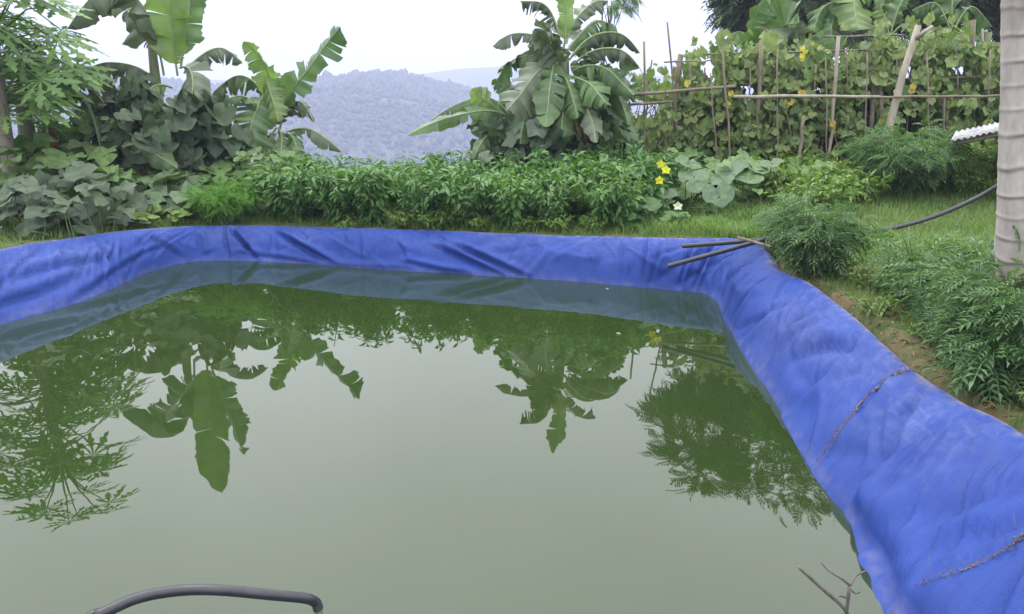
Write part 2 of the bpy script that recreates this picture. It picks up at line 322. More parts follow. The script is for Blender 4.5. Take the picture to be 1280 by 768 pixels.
# fold displacement along the sheet normal
Ts = np.roll(TP, -1, 0) - np.roll(TP, 1, 0); Tu = np.gradient(TP, axis=1); NR = nrm(np.cross(Tu, Ts))
if NR[:, 20, 2].mean() < 0: NR = -NR
s2 = np.repeat(sv[:, None], PN, 1); u2 = np.repeat(uu[None], NS, 0)
env = np.clip((u2 + .1) / .35, 0, 1) * (1 - .6 * np.exp(-((u2 - 1.02) / .16) ** 2))
disp = (fbm(s2 * 1.1 + u2 * .8, u2 * 1.3, 3) - .45) * .05
rid = lambda x, y, p: np.maximum(0, 1 - np.abs(vnoise(x, y) - .5) * 5) ** p
wgt = .35 + .9 * vnoise(s2 * .45 + 9, u2 * .4)
disp += -rid(s2 * 2.4 + u2 * 2.0, u2 * .7 + 5, 3) * .032 * wgt
disp += rid(s2 * 3.4 - u2 * 1.6, u2 * .8 + 50, 3) * .022 * wgt
disp += -rid(s2 * 6.5 + u2 * 1.2 + 3 * fbm(s2 * .8, u2, 2), u2 * 1.6 + 80, 3) * .010 * (.2 + 1.3 * vnoise(s2 * .7 + 70, u2 * .9))
disp += (fbm(s2 * 7 + u2 * 2, u2 * 3 + 9, 3) - .45) * .012
PX, PY = proj(TP)
def pin(px, py):
    d = (PX - px) ** 2 + (PY - py) ** 2; i = np.argmin(d); return np.unravel_index(i, d.shape)
def crease(pts, depth, w=.03, ridge=.6, raw=None):
    """a sharp tuck in the sheet running through the given places"""
    global disp
    A = np.array(raw) if raw is not None else np.array([(sv[i], uu[j] * .5) for i, j in [pin(*p) for p in pts]])
    best = np.full(s2.shape, 999.); side = np.zeros(s2.shape); tt = np.zeros(s2.shape); n = len(A) - 1
    for k in range(n):
        a, b = A[k], A[k + 1]; ab = b - a; L2 = (ab ** 2).sum() + 1e-9
        t = np.clip(((s2 - a[0]) * ab[0] + (u2 * .5 - a[1]) * ab[1]) / L2, 0, 1)
        dx = s2 - a[0] - t * ab[0]; dy = u2 * .5 - a[1] - t * ab[1]; d = np.hypot(dx, dy); mk = d < best
        sg = np.sign(dx * ab[1] - dy * ab[0]); best = np.where(mk, d, best); side = np.where(mk, sg, side); tt = np.where(mk, (k + t) / n, tt)
    fade = np.sin(np.pi * np.clip(tt * .8 + .12, 0, 1)) ** .7
    sd = best * side
    disp += fade * (-depth * (.5 * np.exp(-(sd / w) ** 2) + .6 * np.exp(-np.abs(sd) / (.55 * w))) + ridge * depth * np.exp(-((sd - 1.9 * w) / (1.6 * w)) ** 2))
for c in [([(284, 287), (285, 325)], .045, .028), ([(290, 288), (303, 303), (320, 324)], .055, .032), ([(246, 290), (250, 300), (252, 318)], .03, .03),
          ([(345, 290), (370, 305), (410, 332)], .045, .04), ([(365, 300), (395, 318), (425, 334)], .035, .035), ([(452, 290), (452, 336)], .02, .02),
          ([(550, 310), (590, 328), (630, 347)], .055, .035), ([(573, 309), (615, 326), (660, 350)], .06, .035), ([(500, 290), (560, 302)], .02, .03), ([(300, 318), (400, 332), (580, 343)], .03, .03),
          ([(510, 330), (560, 340), (590, 344)], .05, .03),
          ([(775, 300), (777, 356)], .022, .02), ([(808, 303), (806, 325), (802, 358)], .035, .022), ([(838, 303), (822, 325), (812, 358)], .03, .022), ([(870, 306), (856, 330), (848, 362)], .04, .024),
          ([(905, 308), (880, 330), (866, 364)], .045, .026), ([(925, 310), (900, 335), (884, 368)], .05, .028), ([(940, 312), (915, 340), (896, 376)], .05, .03), ([(955, 330), (925, 350), (905, 390)], .04, .03),
          ([(960, 345), (930, 375), (915, 400)], .03, .03), ([(1000, 362), (960, 390), (925, 425)], .03, .035), ([(1030, 385), (985, 410), (955, 460)], .028, .035),
          ([(1000, 440), (1040, 430), (1075, 440)], .05, .05), ([(1095, 432), (1040, 455), (985, 510)], .035, .04), ([(1135, 470), (1080, 500), (1015, 578)], .03, .05),
          ([(1165, 492), (1110, 560), (1052, 640)], .035, .05), ([(1190, 520), (1130, 590), (1062, 650)], .03, .06), ([(1280, 600), (1200, 630), (1110, 660)], .05, .06), ([(1280, 650), (1180, 690), (1100, 700)], .05, .05),
          ([(1060, 650), (1090, 690), (1120, 740)], .05, .04), ([(1280, 690), (1200, 715), (1110, 745)], .04, .05),
          ([(0, 380), (40, 372), (90, 350)], .04, .04), ([(20, 350), (70, 335), (140, 325)], .03, .04), ([(60, 395), (120, 360), (200, 310)], .03, .035), ([(190, 296), (212, 309), (228, 322)], .03, .03), ([(120, 300), (140, 330), (150, 352)], .03, .03)]:
    crease(c[0], c[1] * (1.35 if np.mean([q[0] for q in c[0]]) > 950 else 1.3), c[2] * (.9 if np.mean([q[0] for q in c[0]]) > 950 else .72))
for i in range(70):
    s0 = rng.uniform(.2, .82) * LEN; u0 = rng.uniform(.02, .4); ln = rng.uniform(.25, .75); sl = rng.normal(0, .16)
    crease(None, rng.uniform(.008, .024), rng.uniform(.014, .026), .7, raw=[(s0, u0 * .5), (s0 + sl * .5 + rng.normal(0, .015), (u0 + ln * .5) * .5), (s0 + sl, (u0 + ln) * .5)])
disp *= env
TP = TP + NR * disp[..., None]
tb = MB(); F = []
i0 = np.arange(NS)[:, None] * PN + np.arange(PN - 1)[None]; i1 = ((np.arange(NS) + 1) % NS)[:, None] * PN + np.arange(PN - 1)[None]
Q = np.stack([i0, i0 + 1, i1 + 1, i1], -1).reshape(-1, 4)
tb.add(TP.reshape(-1, 3), (Q.ravel(), np.full(len(Q), 4)), 0, np.stack([s2, u2 * .5], -1).reshape(-1, 2))
tarp = solo('pond_liner', tb, M['tarp'], 'wrinkled blue plastic tarpaulin lining the banks of the pond', 'tarpaulin', origin=(0, 0, 0))
a = tarp.data.attributes.new('dust', 'FLOAT', 'POINT'); a.data.foreach_set('value', np.clip(1.3 - 1.5 * u2, .12, 1).astype(np.float32).ravel())
mud = np.clip((.03 - u2) / .1, 0, 1) * .8 + .25 * np.exp(-((u2 - .95) / .035) ** 2) + .12 * np.clip(vnoise(s2 * 1.3 + 40, u2 * 2.5) - .55, 0, 1) * 2
a = tarp.data.attributes.new('mud', 'FLOAT', 'POINT'); a.data.foreach_set('value', mud.astype(np.float32).ravel())

wp = per[::6, :2] + outw[::6] * .12
wb = MB(); wb.add(np.column_stack([wp, np.zeros(len(wp))]), [tuple(range(len(wp)))])
struct('pond_water', wb.mesh('pond_water', M['water'], smooth=False))

# ------------------------------------------------------------------ terrain
lipd = LIP[::4]; poly = LIP[::4, :2]
def lipinfo(x, y):
    x = np.asarray(x, float).ravel(); y = np.asarray(y, float).ravel(); d = np.full(len(x), 1e9); z = np.zeros(len(x)); ins = np.zeros(len(x), bool)
    for k in range(0, len(x), 20000):
        sl = slice(k, k + 20000); dd = (x[sl, None] - poly[None, :, 0]) ** 2 + (y[sl, None] - poly[None, :, 1]) ** 2
        i = dd.argmin(1); d[sl] = np.sqrt(dd[np.arange(len(i)), i]); z[sl] = lipd[i, 2]
        p1 = poly; p2 = np.roll(poly, -1, 0); X = x[sl, None]; Y = y[sl, None]
        c = ((p1[None, :, 1] > Y) != (p2[None, :, 1] > Y)) & (X < (p2[None, :, 0] - p1[None, :, 0]) * (Y - p1[None, :, 1]) / (p2[None, :, 1] - p1[None, :, 1] + 1e-12) + p1[None, :, 0])
        ins[sl] = c.sum(1) % 2 == 1
    return d, z, ins
def base_z(x, y):
    r = np.clip((x - 1) / 4, 0, 1); r = r * r * (3 - 2 * r)
    z = .36 + .1 * r + (.035 + .03 * r) * np.clip(y - 7.5, 0, 8) * (r + .15)
    edge = 13.2 + 16 * np.clip((x - 2.0) / 3, 0, 1)
    fall = np.maximum(0, y - edge); z = z - .55 * fall
    z = z - .4 * np.maximum(0, np.abs(x + 1) - 22) - .4 * np.maximum(0, -y - 12)
    z = np.where(z < -85, -85 - (z + 85) * 0, z)
    return z + (fbm(x * .7, y * .7, 3) - .45) * .12 + np.where(z < -5, (fbm(x * .02, y * .02, 4) - .45) * 14, 0)
def ground_z(x, y, full=False):
    sh = np.shape(x); x = np.asarray(x, float).ravel(); y = np.asarray(y, float).ravel()
    b = base_z(x, y); near = (np.abs(x) < 14) & (np.abs(y - 4) < 14)
    d = np.full(len(x), 99.); lz = np.zeros(len(x)); ins = np.zeros(len(x), bool)
    if near.any(): d[near], lz[near], ins[near] = lipinfo(x[near], y[near])
    w = np.clip(1 - d / 1.3, 0, 1); w = w * w * (3 - 2 * w)
    z = b * (1 - w) + (lz - .008 + .012 * (fbm(x * 6, y * 6, 2) - .45)) * w
    z = np.where(ins, np.maximum(lz - .5 - 4 * d, -1.6), np.where(d < .16, np.minimum(z, lz - .42 * (1 - d / .16)), z))
    if full: return z, d, ins
    return z.reshape(sh) if sh else float(z[0])
def axisvals(lo, a, b, hi, step):
    mid_ = np.arange(a, b, step); o = [b]; s = step
    while o[-1] < hi: s *= 1.22; o.append(o[-1] + s)
    l = [a - step]; s = step
    while l[-1] > lo: s *= 1.22; l.append(l[-1] - s)
    return np.concatenate([l[::-1], mid_, o])
gx = axisvals(-1500, -6, 7, 1500, .075); gy = axisvals(-400, -.5, 13, 1600, .075)
GX, GY = np.meshgrid(gx, gy); gz, gd, gin = ground_z(GX, GY, True)
gb = MB(); nx = len(gx); ny = len(gy); k0 = (np.arange(ny - 1)[:, None] * nx + np.arange(nx - 1)[None]).ravel()
Q = np.stack([k0, k0 + 1, k0 + nx + 1, k0 + nx], 1); gb.add(np.column_stack([GX.ravel(), GY.ravel(), gz]), (Q.ravel(), np.full(len(Q), 4)))
gme = gb.mesh('ground', M['ground']); ground = struct('ground', gme)
rightness = np.clip((GX.ravel() - .2) / 1.2, 0, 1)
soil = np.clip(1.2 - gd / (.12 + .38 * rightness * np.clip((7.4 - GY.ravel()) / 3, .1, 1)), 0, 1) * (.2 + .36 * rightness)
a = gme.attributes.new('soil', 'FLOAT', 'POINT'); a.data.foreach_set('value', soil.astype(np.float32))

# hills across the valley
def hill(name, x0, x1, y0, ridge_y, y1, ridge, base, nx=220, ny=120, rough=6):
    X = np.linspace(x0, x1, nx); Y = np.linspace(y0, y1, ny); HX, HY = np.meshgrid(X, Y)
    top = ridge(HX); t = np.where(HY < ridge_y, (HY - y0) / (ridge_y - y0), (y1 - HY) / (y1 - ridge_y)); t = np.clip(t, 0, 1)
    Z = base + (top - base) * np.sin(t * np.pi / 2) ** .9 + (fbm(HX * .012, HY * .012, 5) - .47) * rough * 4 * (1 - t ** 3) * np.minimum(1, t * 4)
    b = MB(); k = (np.arange(ny - 1)[:, None] * nx + np.arange(nx - 1)[None]).ravel()
    Qh = np.stack([k, k + 1, k + nx + 1, k + nx], 1); b.add(np.column_stack([HX.ravel(), HY.ravel(), Z.ravel()]), (Qh.ravel(), np.full(len(Qh), 4)))
    struct(name, b.mesh(name, M['hill']))
    return HX, HY, Z
HY0 = 620.
def ridge_a(x):
    pxs = np.array([-600, -200, 60, 160, 280, 360, 400, 440, 485, 520, 555, 590, 630, 700, 800]); pys = np.array([70, 50, 62, 88, 104, 108, 102, 94, 88, 92, 100, 110, 140, 200, 260])
    wx = (pxs - 640) / FPX * HY0 / cp; wz = CAMH + HY0 * np.tan(np.arctan((384 - pys) / FPX) - PITCH) - 3
    return np.interp(x, wx, wz)
H1 = hill('hill', -700, 130, 300, HY0, 1000, ridge_a, -95)
def ridge_b(x):
    Yb = 1250.; pxs = np.array([300, 500, 540, 580, 620, 700, 820, 900, 1100, 1500]); pys = np.array([100, 98, 92, 86, 84, 82, 96, 110, 120, 120])
    wx = (pxs - 640) / FPX * Yb / cp; wz = CAMH + Yb * np.tan(np.arctan((384 - pys) / FPX) - PITCH); return np.interp(x, wx, wz)
H2 = hill('distant_hill', -700, 1100, 800, 1250, 1500, ridge_b, -95, 120, 60, 4)
# far woodland on the hill
ico = []; ph = (1 + 5 ** .5) / 2
for a_, b_ in ((1, ph), (-1, ph), (1, -ph), (-1, -ph)): ico += [(0, a_, b_), (a_, b_, 0), (b_, 0, a_)]
ico = nrm(np.array(ico)); tri = [(i, j, k) for i in range(12) for j in range(i + 1, 12) for k in range(j + 1, 12) if all(abs(np.linalg.norm(ico[p_] - ico[q_]) - 1.0515) < .02 for p_, q_ in ((i, j), (j, k), (i, k)))]
tri = [(i, j, k) if np.dot(np.cross(ico[j] - ico[i], ico[k] - ico[i]), ico[i]) > 0 else (i, k, j) for i, j, k in tri]
HX, HY, HZ = H1
fb = MB()
for rep in range(4):
    n = 7000; ri = np.sqrt(rng.random(n)); X = rng.uniform(-560, 110, n); Y = HY0 - (HY0 - 340) * (1 - ri) * 1.0; Y[:500] = HY0 + rng.normal(0, 6, 500)
    iy = np.clip(((Y - 300) / 700 * 119).round().astype(int), 0, 119); ix = np.clip(((X + 700) / 830 * 219).round().astype(int), 0, 219); Z = HZ[iy, ix]
    keep = (vnoise(X * .03, Y * .03) > .16); X, Y, Z = X[keep], Y[keep], Z[keep]; n = len(X)
    tv = ico * (1 + rng.normal(0, .22, (12, 1))) * np.array([1, 1, 1.1]); sz = rng.lognormal(.3, .35, n)
    an = rng.uniform(0, 6.28, n); fb.scatter((tv, tri), np.column_stack([X, Y, Z + sz * .6]), np.column_stack([np.cos(an), np.sin(an), 0 * an]), np.tile([0., 0, 1], (n, 1)), sz)
struct('hill_woodland', fb.mesh('hill_woodland', M['forest'], smooth=True), 'stuff', label='hazy wooded slope of the hill across the valley', category='woodland')

# ------------------------------------------------------------------ leaf templates (x side, y length, z up)
def t_lance(w=.3, droop=.25, fold=.08):
    V = [(0, 0, 0)]; 
    for y, ww in ((.3, 1), (.65, .8)):
        z = -droop * y * y
        V += [(-w / 2 * ww, y, z + fold), (0, y, z), (w / 2 * ww, y, z + fold)]
    V.append((0, 1, -droop)); 
    return np.array(V), [(0, 2, 1), (0, 3, 2), (1, 2, 5, 4), (2, 3, 6, 5), (4, 5, 7), (5, 6, 7)]
def t_heart(n=16, lobes=5, depth=.12, cup=.16, wav=.07, seed=0, tip=.18):
    g = np.random.default_rng(seed); V = [(0, 0, -cup * .6)]
    a = np.linspace(0, 2 * np.pi, n, endpoint=False)   # a=0 at the notch
    for fr in (.55, 1.):
        for k, t in enumerate(a):
            r = .5 * (1 - .55 * np.exp(-(min(t, 2 * np.pi - t) / .32) ** 2) + tip * np.exp(-((t - np.pi) / .35) ** 2) + depth * np.cos(lobes * (t - np.pi)) * fr)
            rr = r * fr; z = -cup * .6 + cup * fr * .9 - (.32 * cup / .16) * max(0, fr - .6) ** 1.5 + (wav * g.normal() if fr == 1 else wav * .4 * g.normal())
            V.append((rr * np.sin(t) * 1.05, -rr * np.cos(t), z))
    F = []
    for k in range(n):
        k2 = (k + 1) % n; F += [(0, 1 + k, 1 + k2), (1 + k, 1 + n + k, 1 + n + k2, 1 + k2)]
    return np.array(V), F
def t_pinnate(pairs=5, ll=.34, lw=.085, droop=.35):
    V = []; F = []
    def leaflet(p, d, l):
        d = np.array(d) / np.linalg.norm(d); s = np.array([d[1], -d[0], 0]); b = len(V)
        for q in (p, p + d * l * .45 + s * lw * .5 + [0, 0, .02], p + d * l + [0, 0, -.07], p + d * l * .45 - s * lw * .5 + [0, 0, .02]): V.append(tuple(q))
        F.append((b, b + 1, b + 2)); F.append((b, b + 2, b + 3))
    for i in range(pairs):
        y = .2 + .7 * i / pairs; p = np.array([0, y, -droop * y * y]); l = ll * (1 - .25 * abs(i - 2) / 2)
        leaflet(p, (1, .75, 0), l); leaflet(p, (-1, .75, 0), l)
    leaflet(np.array([0, .88, -droop * .8]), (0, 1, -.2), ll * .8)
    b = len(V)
    for y in (0, .5, .95): V += [(-.012, y, -droop * y * y), (.012, y, -droop * y * y)]
    F += [(b, b + 1, b + 3, b + 2), (b + 2, b + 3, b + 5, b + 4)]
    return np.array(V), F
def t_palmate(seed=0):
    g = np.random.default_rng(seed); V = [(0, 0, 0)]; F = []
    for k in range(9):
        an = (k - 4) * R(36) ; L = (1 - .45 * (abs(k - 4) / 4) ** 1.5) * .62 * g.uniform(.9, 1.1)
        d = np.array([np.sin(an), np.cos(an)]); s = np.array([d[1], -d[0]]); dr = g.uniform(.12, .3)
        P = [(.10, .0, .035), (.34, 0, .05), (.42, .0, .17), (.5, 0, .055), (.62, 0, .15), (.72, 0, .05), (.80, 0, .085), (1, 0, .0)]
        b = len(V)
        for (r, _, w) in P:
            c = d * r * L; z = -dr * (r * L) ** 1.6
            V.append((c[0], c[1], z)); V.append((c[0] + s[0] * w * L + d[0] * .04, c[1] + s[1] * w * L + d[1] * .04, z - w * .15)); V.append((c[0] - s[0] * w * L + d[0] * .04, c[1] - s[1] * w * L + d[1] * .04, z - w * .15))
        F += [(0, b, b + 1), (0, b + 2, b)]
        for i in range(len(P) - 1):
            q = b + 3 * i; F += [(q, q + 3, q + 4, q + 1), (q, q + 2, q + 5, q + 3)]
    return np.array(V), F
T_CHILLI = t_lance(.36, .3); T_LANCE = t_lance(.22, .35); T_BLADE = (np.array([(-.03, 0, 0), (.03, 0, 0), (.022, .55, .0), (-.022, .55, 0), (0, 1, -.18)]), [(0, 1, 2, 3), (3, 2, 4)])
T_HEART = [t_heart(seed=i, tip=.12) for i in range(3)]; T_POINT = [t_heart(14, 3, .05, .10, .05, 9 + i, .55) for i in range(3)]
T_VINE = [t_heart(12, 5, .10, .12, .06, 30 + i, .2) for i in range(3)]
T_PIN = t_pinnate(); T_PINF = t_pinnate(6, .24, .05, .3); T_PALM = [t_palmate(i) for i in range(3)]
UP = np.array([0, 0, 1.])
def rnd_unit(n): return nrm(rng.normal(size=(n, 3)))

# ------------------------------------------------------------------ plant builders
def bush_meshes(h, r, stems, per_stem, tmpl, size, fol_mat, droop=.3, spread=.9, stem_mat=None, start=.3, side=2, flop=.5):
    sb, fb_ = MB(), MB(); pos = []; ax = []
    for i in range(stems):
        a = rng.uniform(0, 6.28); q = np.sqrt(rng.random()) * spread; hh = h * rng.uniform(.72, 1.08) * (1 - .3 * q * q)
        end = np.array([np.cos(a) * q * r, np.sin(a) * q * r, hh]); c = np.array([end[0] * .35, end[1] * .35, hh * .55])
        t = np.linspace(0, 1, 6)[:, None]; P = 2 * (1 - t) * t * c + t * t * end + np.array([np.cos(a), np.sin(a), 0]) * .02
        sb.tube(P, np.linspace(.008, .003, 6) * max(1, h / .6), 4, 0, False)
        tt = np.clip(start + (1 - start) * rng.random(per_stem) ** .75, 0, 1)
        B = 2 * ((1 - tt) * tt)[:, None] * c + (tt ** 2)[:, None] * end
        d = rnd_unit(per_stem); d[:, 2] = d[:, 2] * .5 + .15 - droop; d[:, :2] += np.array([np.cos(a), np.sin(a)]) * flop
        d = nrm(d); pos.append(B + d * size * .25 + rng.normal(0, .012, (per_stem, 3))); ax.append(d)
    pos = np.concatenate(pos); ax = np.concatenate(ax); n = len(pos); pos[:, 2] = np.maximum(pos[:, 2], size * .15)
    fb_.scatter(tmpl, pos, ax, UP + rng.normal(0, .35, (n, 3)), size * rng.uniform(.6, 1.25, n))
    return sb, fb_
def bush(name, label, cat, loc, group, mats, **kw):
    root = thing(name, label, cat, loc, group); sb, fo = bush_meshes(**kw, fol_mat=None)
    part('stem', sb, mats[0], root, (0, 0, 0)); part('foliage', fo, mats[1], root, (0, 0, 0)); return root
def gp(px, py_or_y, bypx=False):
    """ground point under a photo column at a given distance"""
    y = py_or_y; x = (px - 640) / FPX * y * 1.03
    return np.array([x, y, ground_z(x, y)])

# --- chilli plants behind the far rim
CH = 'bushy chilli pepper plant crowding the low green bed behind the far pond rim'
CHG = 'chilli plants behind the far rim'
protos = [bush('chilli_plant', CH, 'plant', (0, 0, 0), CHG, (M['stem_green'], M['chilli']), h=.58, r=.36, stems=20, per_stem=42, tmpl=T_CHILLI, size=.085, droop=.25, start=.03) for _ in range(4)]
spots = []
for row, (yy, off) in enumerate([(8.48, 0), (8.95, .24), (9.5, .1), (10.0, .3)]):
    for k in range(13):
        x = -2.75 + off + k * .46 + rng.normal(0, .05); x0, x1 = [( -2.3, 1.0), (-2.75, 1.3), (-2.75, 1.75), (-2.6, 2.0)][row]
        if x0 <= x <= x1: spots.append((x, yy - x * .13 * (1 if row < 2 else .5) + rng.normal(0, .05)))
for i, (x, y) in enumerate(spots):
    while lipinfo([x], [y])[0][0] < .33: y += .04
    z = ground_z(x, y) - .02; sc = rng.uniform(.85, 1.3) * (1.08 if x > -.6 else .95)
    if i < 4: o = protos[i]; o.location = (x, y, z); o.rotation_euler = (0, 0, rng.uniform(0, 6.28)); o.scale = (sc,) * 3
    else: copy_tree(protos[i % 4], (x, y, z), rng.uniform(0, 6.28), sc)

# --- feathery light green bush left
def at(px, y, dz=0):
    p_ = gp(px, y); p_[2] += dz; return p_
bush('feathery_bush', 'low feathery bright green bush left of the chilli bed, against the blue rim', 'bush', at(290, 9.0), None, (M['stem_green'], M['chilli_light']), h=.46, r=.42, stems=36, per_stem=26, tmpl=T_PINF, size=.13, droop=.1)

# --- marigold type bushes on the right bank
def marigold(label, px, y, h, r, stems=34, per=24, size=.16, mat='marigold', group=None, name='marigold_bush'):
    return bush(name, label, 'bush', at(px, y), group, (M['stem_green'], M[mat]), h=h, r=r, stems=stems, per_stem=per, tmpl=T_PIN, size=size, droop=.22, start=.15, flop=.6)
marigold('rounded green bush with feathery leaves at the right end of the black pipes', 1012, 6.15, .52, .37, 44, 26, .15)
marigold('small dark bush just behind the bush that hides the pipe ends', 985, 7.0, .40, .30, 26, 22, .14)
marigold('large dark rounded bush on the grass in front of the trellis', 1112, 9.3, .72, .62, 60, 32, .17)
climb_later = None
mg = 'feathery marigold plant, in the loose clump on the right bank by the ringed trunk'
mgp = None
for i, (px, y, h) in enumerate([(1150, 5.5, .34), (1180, 5.1, .40), (1210, 4.9, .46), (1250, 4.7, .5), (1212, 4.45, .42), (1248, 4.2, .48), (1285, 4.15, .52), (1290, 4.05, .4), (1262, 3.75, .44), (1172, 5.7, .36), (1235, 5.4, .4), (1290, 3.9, .5), (1185, 4.75, .3), (1300, 4.5, .52), (1285, 4.32, .46), (1268, 4.45, .46)]):
    if i < 3: mgp = (mgp or []) + [marigold(mg, px, y, .45, .24, 9, 14, .19, group='marigold plants by the ringed trunk', name='marigold_plant')]
    else: copy_tree(mgp[i % 3], at(px, y), rng.uniform(0, 6.28), h / .45)

for lab, px, y, hh in (('tall leafy marigold stem directly in front of the ringed trunk, nearest the right edge', 1292, 3.72, .66), ('tall marigold in front of the ringed trunk, left of the one nearest the edge', 1262, 3.86, .62), ('marigold standing just left of the ringed trunk', 1232, 4.1, .56)):
    marigold(lab, px, y, hh, .15, 9, 18, .135, name='marigold_plant', group='marigold plants by the ringed trunk')
# --- low weeds over the slope
wd = 'low yellowish green weed among the plants on the far bank'
wps = [bush('weed_clump', wd, 'weed', (0, 0, 0), 'low weeds on the far bank', (M['stem_green'], M['weed']), h=.34, r=.34, stems=20, per_stem=26, tmpl=T_CHILLI, size=.075, droop=.1, start=.1) for _ in range(3)]
ws = [(720, 9.5), (345, 8.75), (395, 8.65), (440, 8.6), (500, 8.5), (545, 8.42), (600, 8.35), (655, 8.28), (700, 8.22), (740, 8.2), (690, 8.9), (750, 9.2), (775, 9.5), (745, 9.9), (700, 10.0), (800, 9.3), (1020, 8.5), (1000, 9.5), (1130, 10.2), (1170, 9.4), (940, 10.7), (890, 10.8), (850, 10.8), (985, 10.8), (800, 10.1), (830, 10.6), (770, 10.4), (985, 8.7), (1010, 9.1), (1040, 9.6), (965, 9.3), (1075, 10.1), (1180, 9.9), (1215, 9.7), (1245, 9.6), (1160, 10.6), (1200, 10.6), (1250, 10.4), (1030, 10.4), (990, 10.4), (950, 10.3), (910, 10.4), (870, 10.3), (1100, 10.7), (1060, 8.9), (1240, 8.9), (1195, 9.1), (1290, 9.6)]
for i, (px, y) in enumerate(ws):
    l = at(px, y, -.02); sc = rng.uniform(.8, 1.35) * (.55 if y < 8.8 and px < 760 else 1)
    if i < 3: wps[i].location = tuple(l); wps[i].scale = (sc,) * 3
    else: copy_tree(wps[i % 3], l, rng.uniform(0, 6.28), sc)
# tiny clover like weeds on the right rim
cw = 'tiny pale weed seedling on the bare soil beside the right rim'
cws = [bush('weed_seedling', cw, 'weed', (0, 0, 0), 'seedlings on the right rim', (M['stem_green'], M['weed']), h=.12, r=.10, stems=7, per_stem=9, tmpl=T_CHILLI, size=.04, droop=.0, start=.3) for _ in range(2)]
for i in range(26):
    k = rng.integers(0, NS); j = int(rng.uniform(.60, .86) * NS)
    x, y = LIP[j, :2] + outw[j] * rng.uniform(.2, .75); 
    l = (x, y, ground_z(x, y) - .01)
    if i < 2: cws[i].location = l
    else: copy_tree(cws[i % 2], l, rng.uniform(0, 6.28), rng.uniform(.7, 1.4))

# --- broad leaved vines
def vine_patch(name, label, region, n, size, mat, tm, petiole=.18, flowers=(), face=.5, group=None, zlo=.05, zhi=.35):
    """region: (x0,x1,y0,y1) in metres; leaves stand on petioles over a creeping stem"""
    x0, x1, y0, y1 = region; cx, cy = (x0 + x1) / 2, (y0 + y1) / 2; root = thing(name, label, 'vine', (cx, cy, ground_z(cx, cy)), group)
    sb, fb_ = MB(), MB(); X = rng.uniform(x0, x1, n); Y = rng.uniform(y0, y1, n); q = ((X - cx) / (x1 - x0) * 2) ** 2 + ((Y - cy) / (y1 - y0) * 2) ** 2; k = q < 1.15; X, Y, q = X[k], Y[k], q[k]; n = len(X)
    Z = ground_z(X, Y) + rng.uniform(zlo, zhi, n) * (1.15 - .5 * q); P = np.column_stack([X, Y, Z])
    d, lz, ins = lipinfo(X, Y); ok = ~ins & (d > .12); P = P[ok]; n = len(P)
    a = rng.uniform(0, 6.28, n); ax = np.column_stack([np.cos(a), np.sin(a) - .5, rng.normal(-.15, .2, n)]); nn = UP + np.array([0, -face, 0]) + rng.normal(0, .28, (n, 3))
    g = rng.integers(0, 3, n); sz = size * rng.uniform(.6, 1.2, n)
    for t in range(3): fb_.scatter(tm[t], P[g == t], ax[g == t], nn[g == t], sz[g == t])
    for p_ in P[::2]:
        b = np.array([p_[0] + rng.normal(0, .06), p_[1] + rng.normal(0, .06), ground_z(p_[0], p_[1])]); sb.tube([b, (b + p_) / 2 + rng.normal(0, .015, 3), p_ - [0, 0, .01]], .005, 4, 0, False)
    t = np.linspace(0, 1, 14); cr = np.column_stack([x0 + (x1 - x0) * t, cy + .15 * np.sin(t * 7) * (y1 - y0), 0 * t]); cr[:, 2] = ground_z(cr[:, 0], cr[:, 1]) + .03; sb.tube(cr, .008, 5)
    part('stem', sb, M['stem_green'], root); part('foliage', fb_, M[mat], root)
    for (fx, fy, yy) in flowers:
        f = MB(); c = ony(fx, fy, yy); flower(f, c, .05); part('flower', f, M['flower'], root)
    return root
def flower(f, c, r):
    for k in range(5):
        a = k * 1.2566 + .3; d = np.array([np.cos(a), -.9, np.sin(a) * .8 + .3]); f.scatter(t_lance(.95, .45), [c], [d], [np.array([0, -1., .4])], r)
def climb_patch(name, label, c_px, rx, rz, Y, ry, n, size, mat, tm, group=None, hang=.6, cat='shrub'):
    """a mound of broad leaves draped over something: shell of an ellipsoid, leaves facing outwards"""
    c = ony(*c_px, Y); root = thing(name, label, cat, (c[0], c[1], ground_z(c[0], c[1])), group)
    fb_, sb = MB(), MB(); d = rnd_unit(n); d[:, 1] = -np.abs(d[:, 1]) * 1.0 + .25 * rng.random(n); d = nrm(d)
    rr = rng.uniform(.45, 1.12, n) * (1 + .9 * (vnoise(d[:, 0] * 3.2 + 5 + c[0], d[:, 2] * 3.2 + c[0]) - .5))
    P = c + d * rr[:, None] * np.array([rx, ry, rz]); P[:, 2] = np.maximum(P[:, 2], ground_z(P[:, 0], P[:, 1]) + .08)
    nn = nrm(d * np.array([.7, 1, .6]) + UP * .8) + rng.normal(0, .55, (n, 3)); ax = np.column_stack([rng.normal(0, .8, n), rng.normal(-.2, .3, n), -hang - rng.random(n) * .5])
    g = rng.integers(0, 3, n); sz = size * rng.uniform(.45, 1.25, n)
    for t in range(3): fb_.scatter(tm[t], P[g == t], ax[g == t], nn[g == t], sz[g == t])
    for k in range(26):
        e = P[rng.integers(0, n)]; b = np.array([c[0] + rng.normal(0, rx * .25), c[1] + rng.normal(0, .1), ground_z(c[0], c[1])]); m_ = (b + e) / 2 + np.array([0, .05, .15]); sb.tube([b, m_, e], [.014, .01, .005], 5, 0, False)
    part('stem', sb, M['stem_green'], root); part('foliage', fb_, M[mat], root); return root

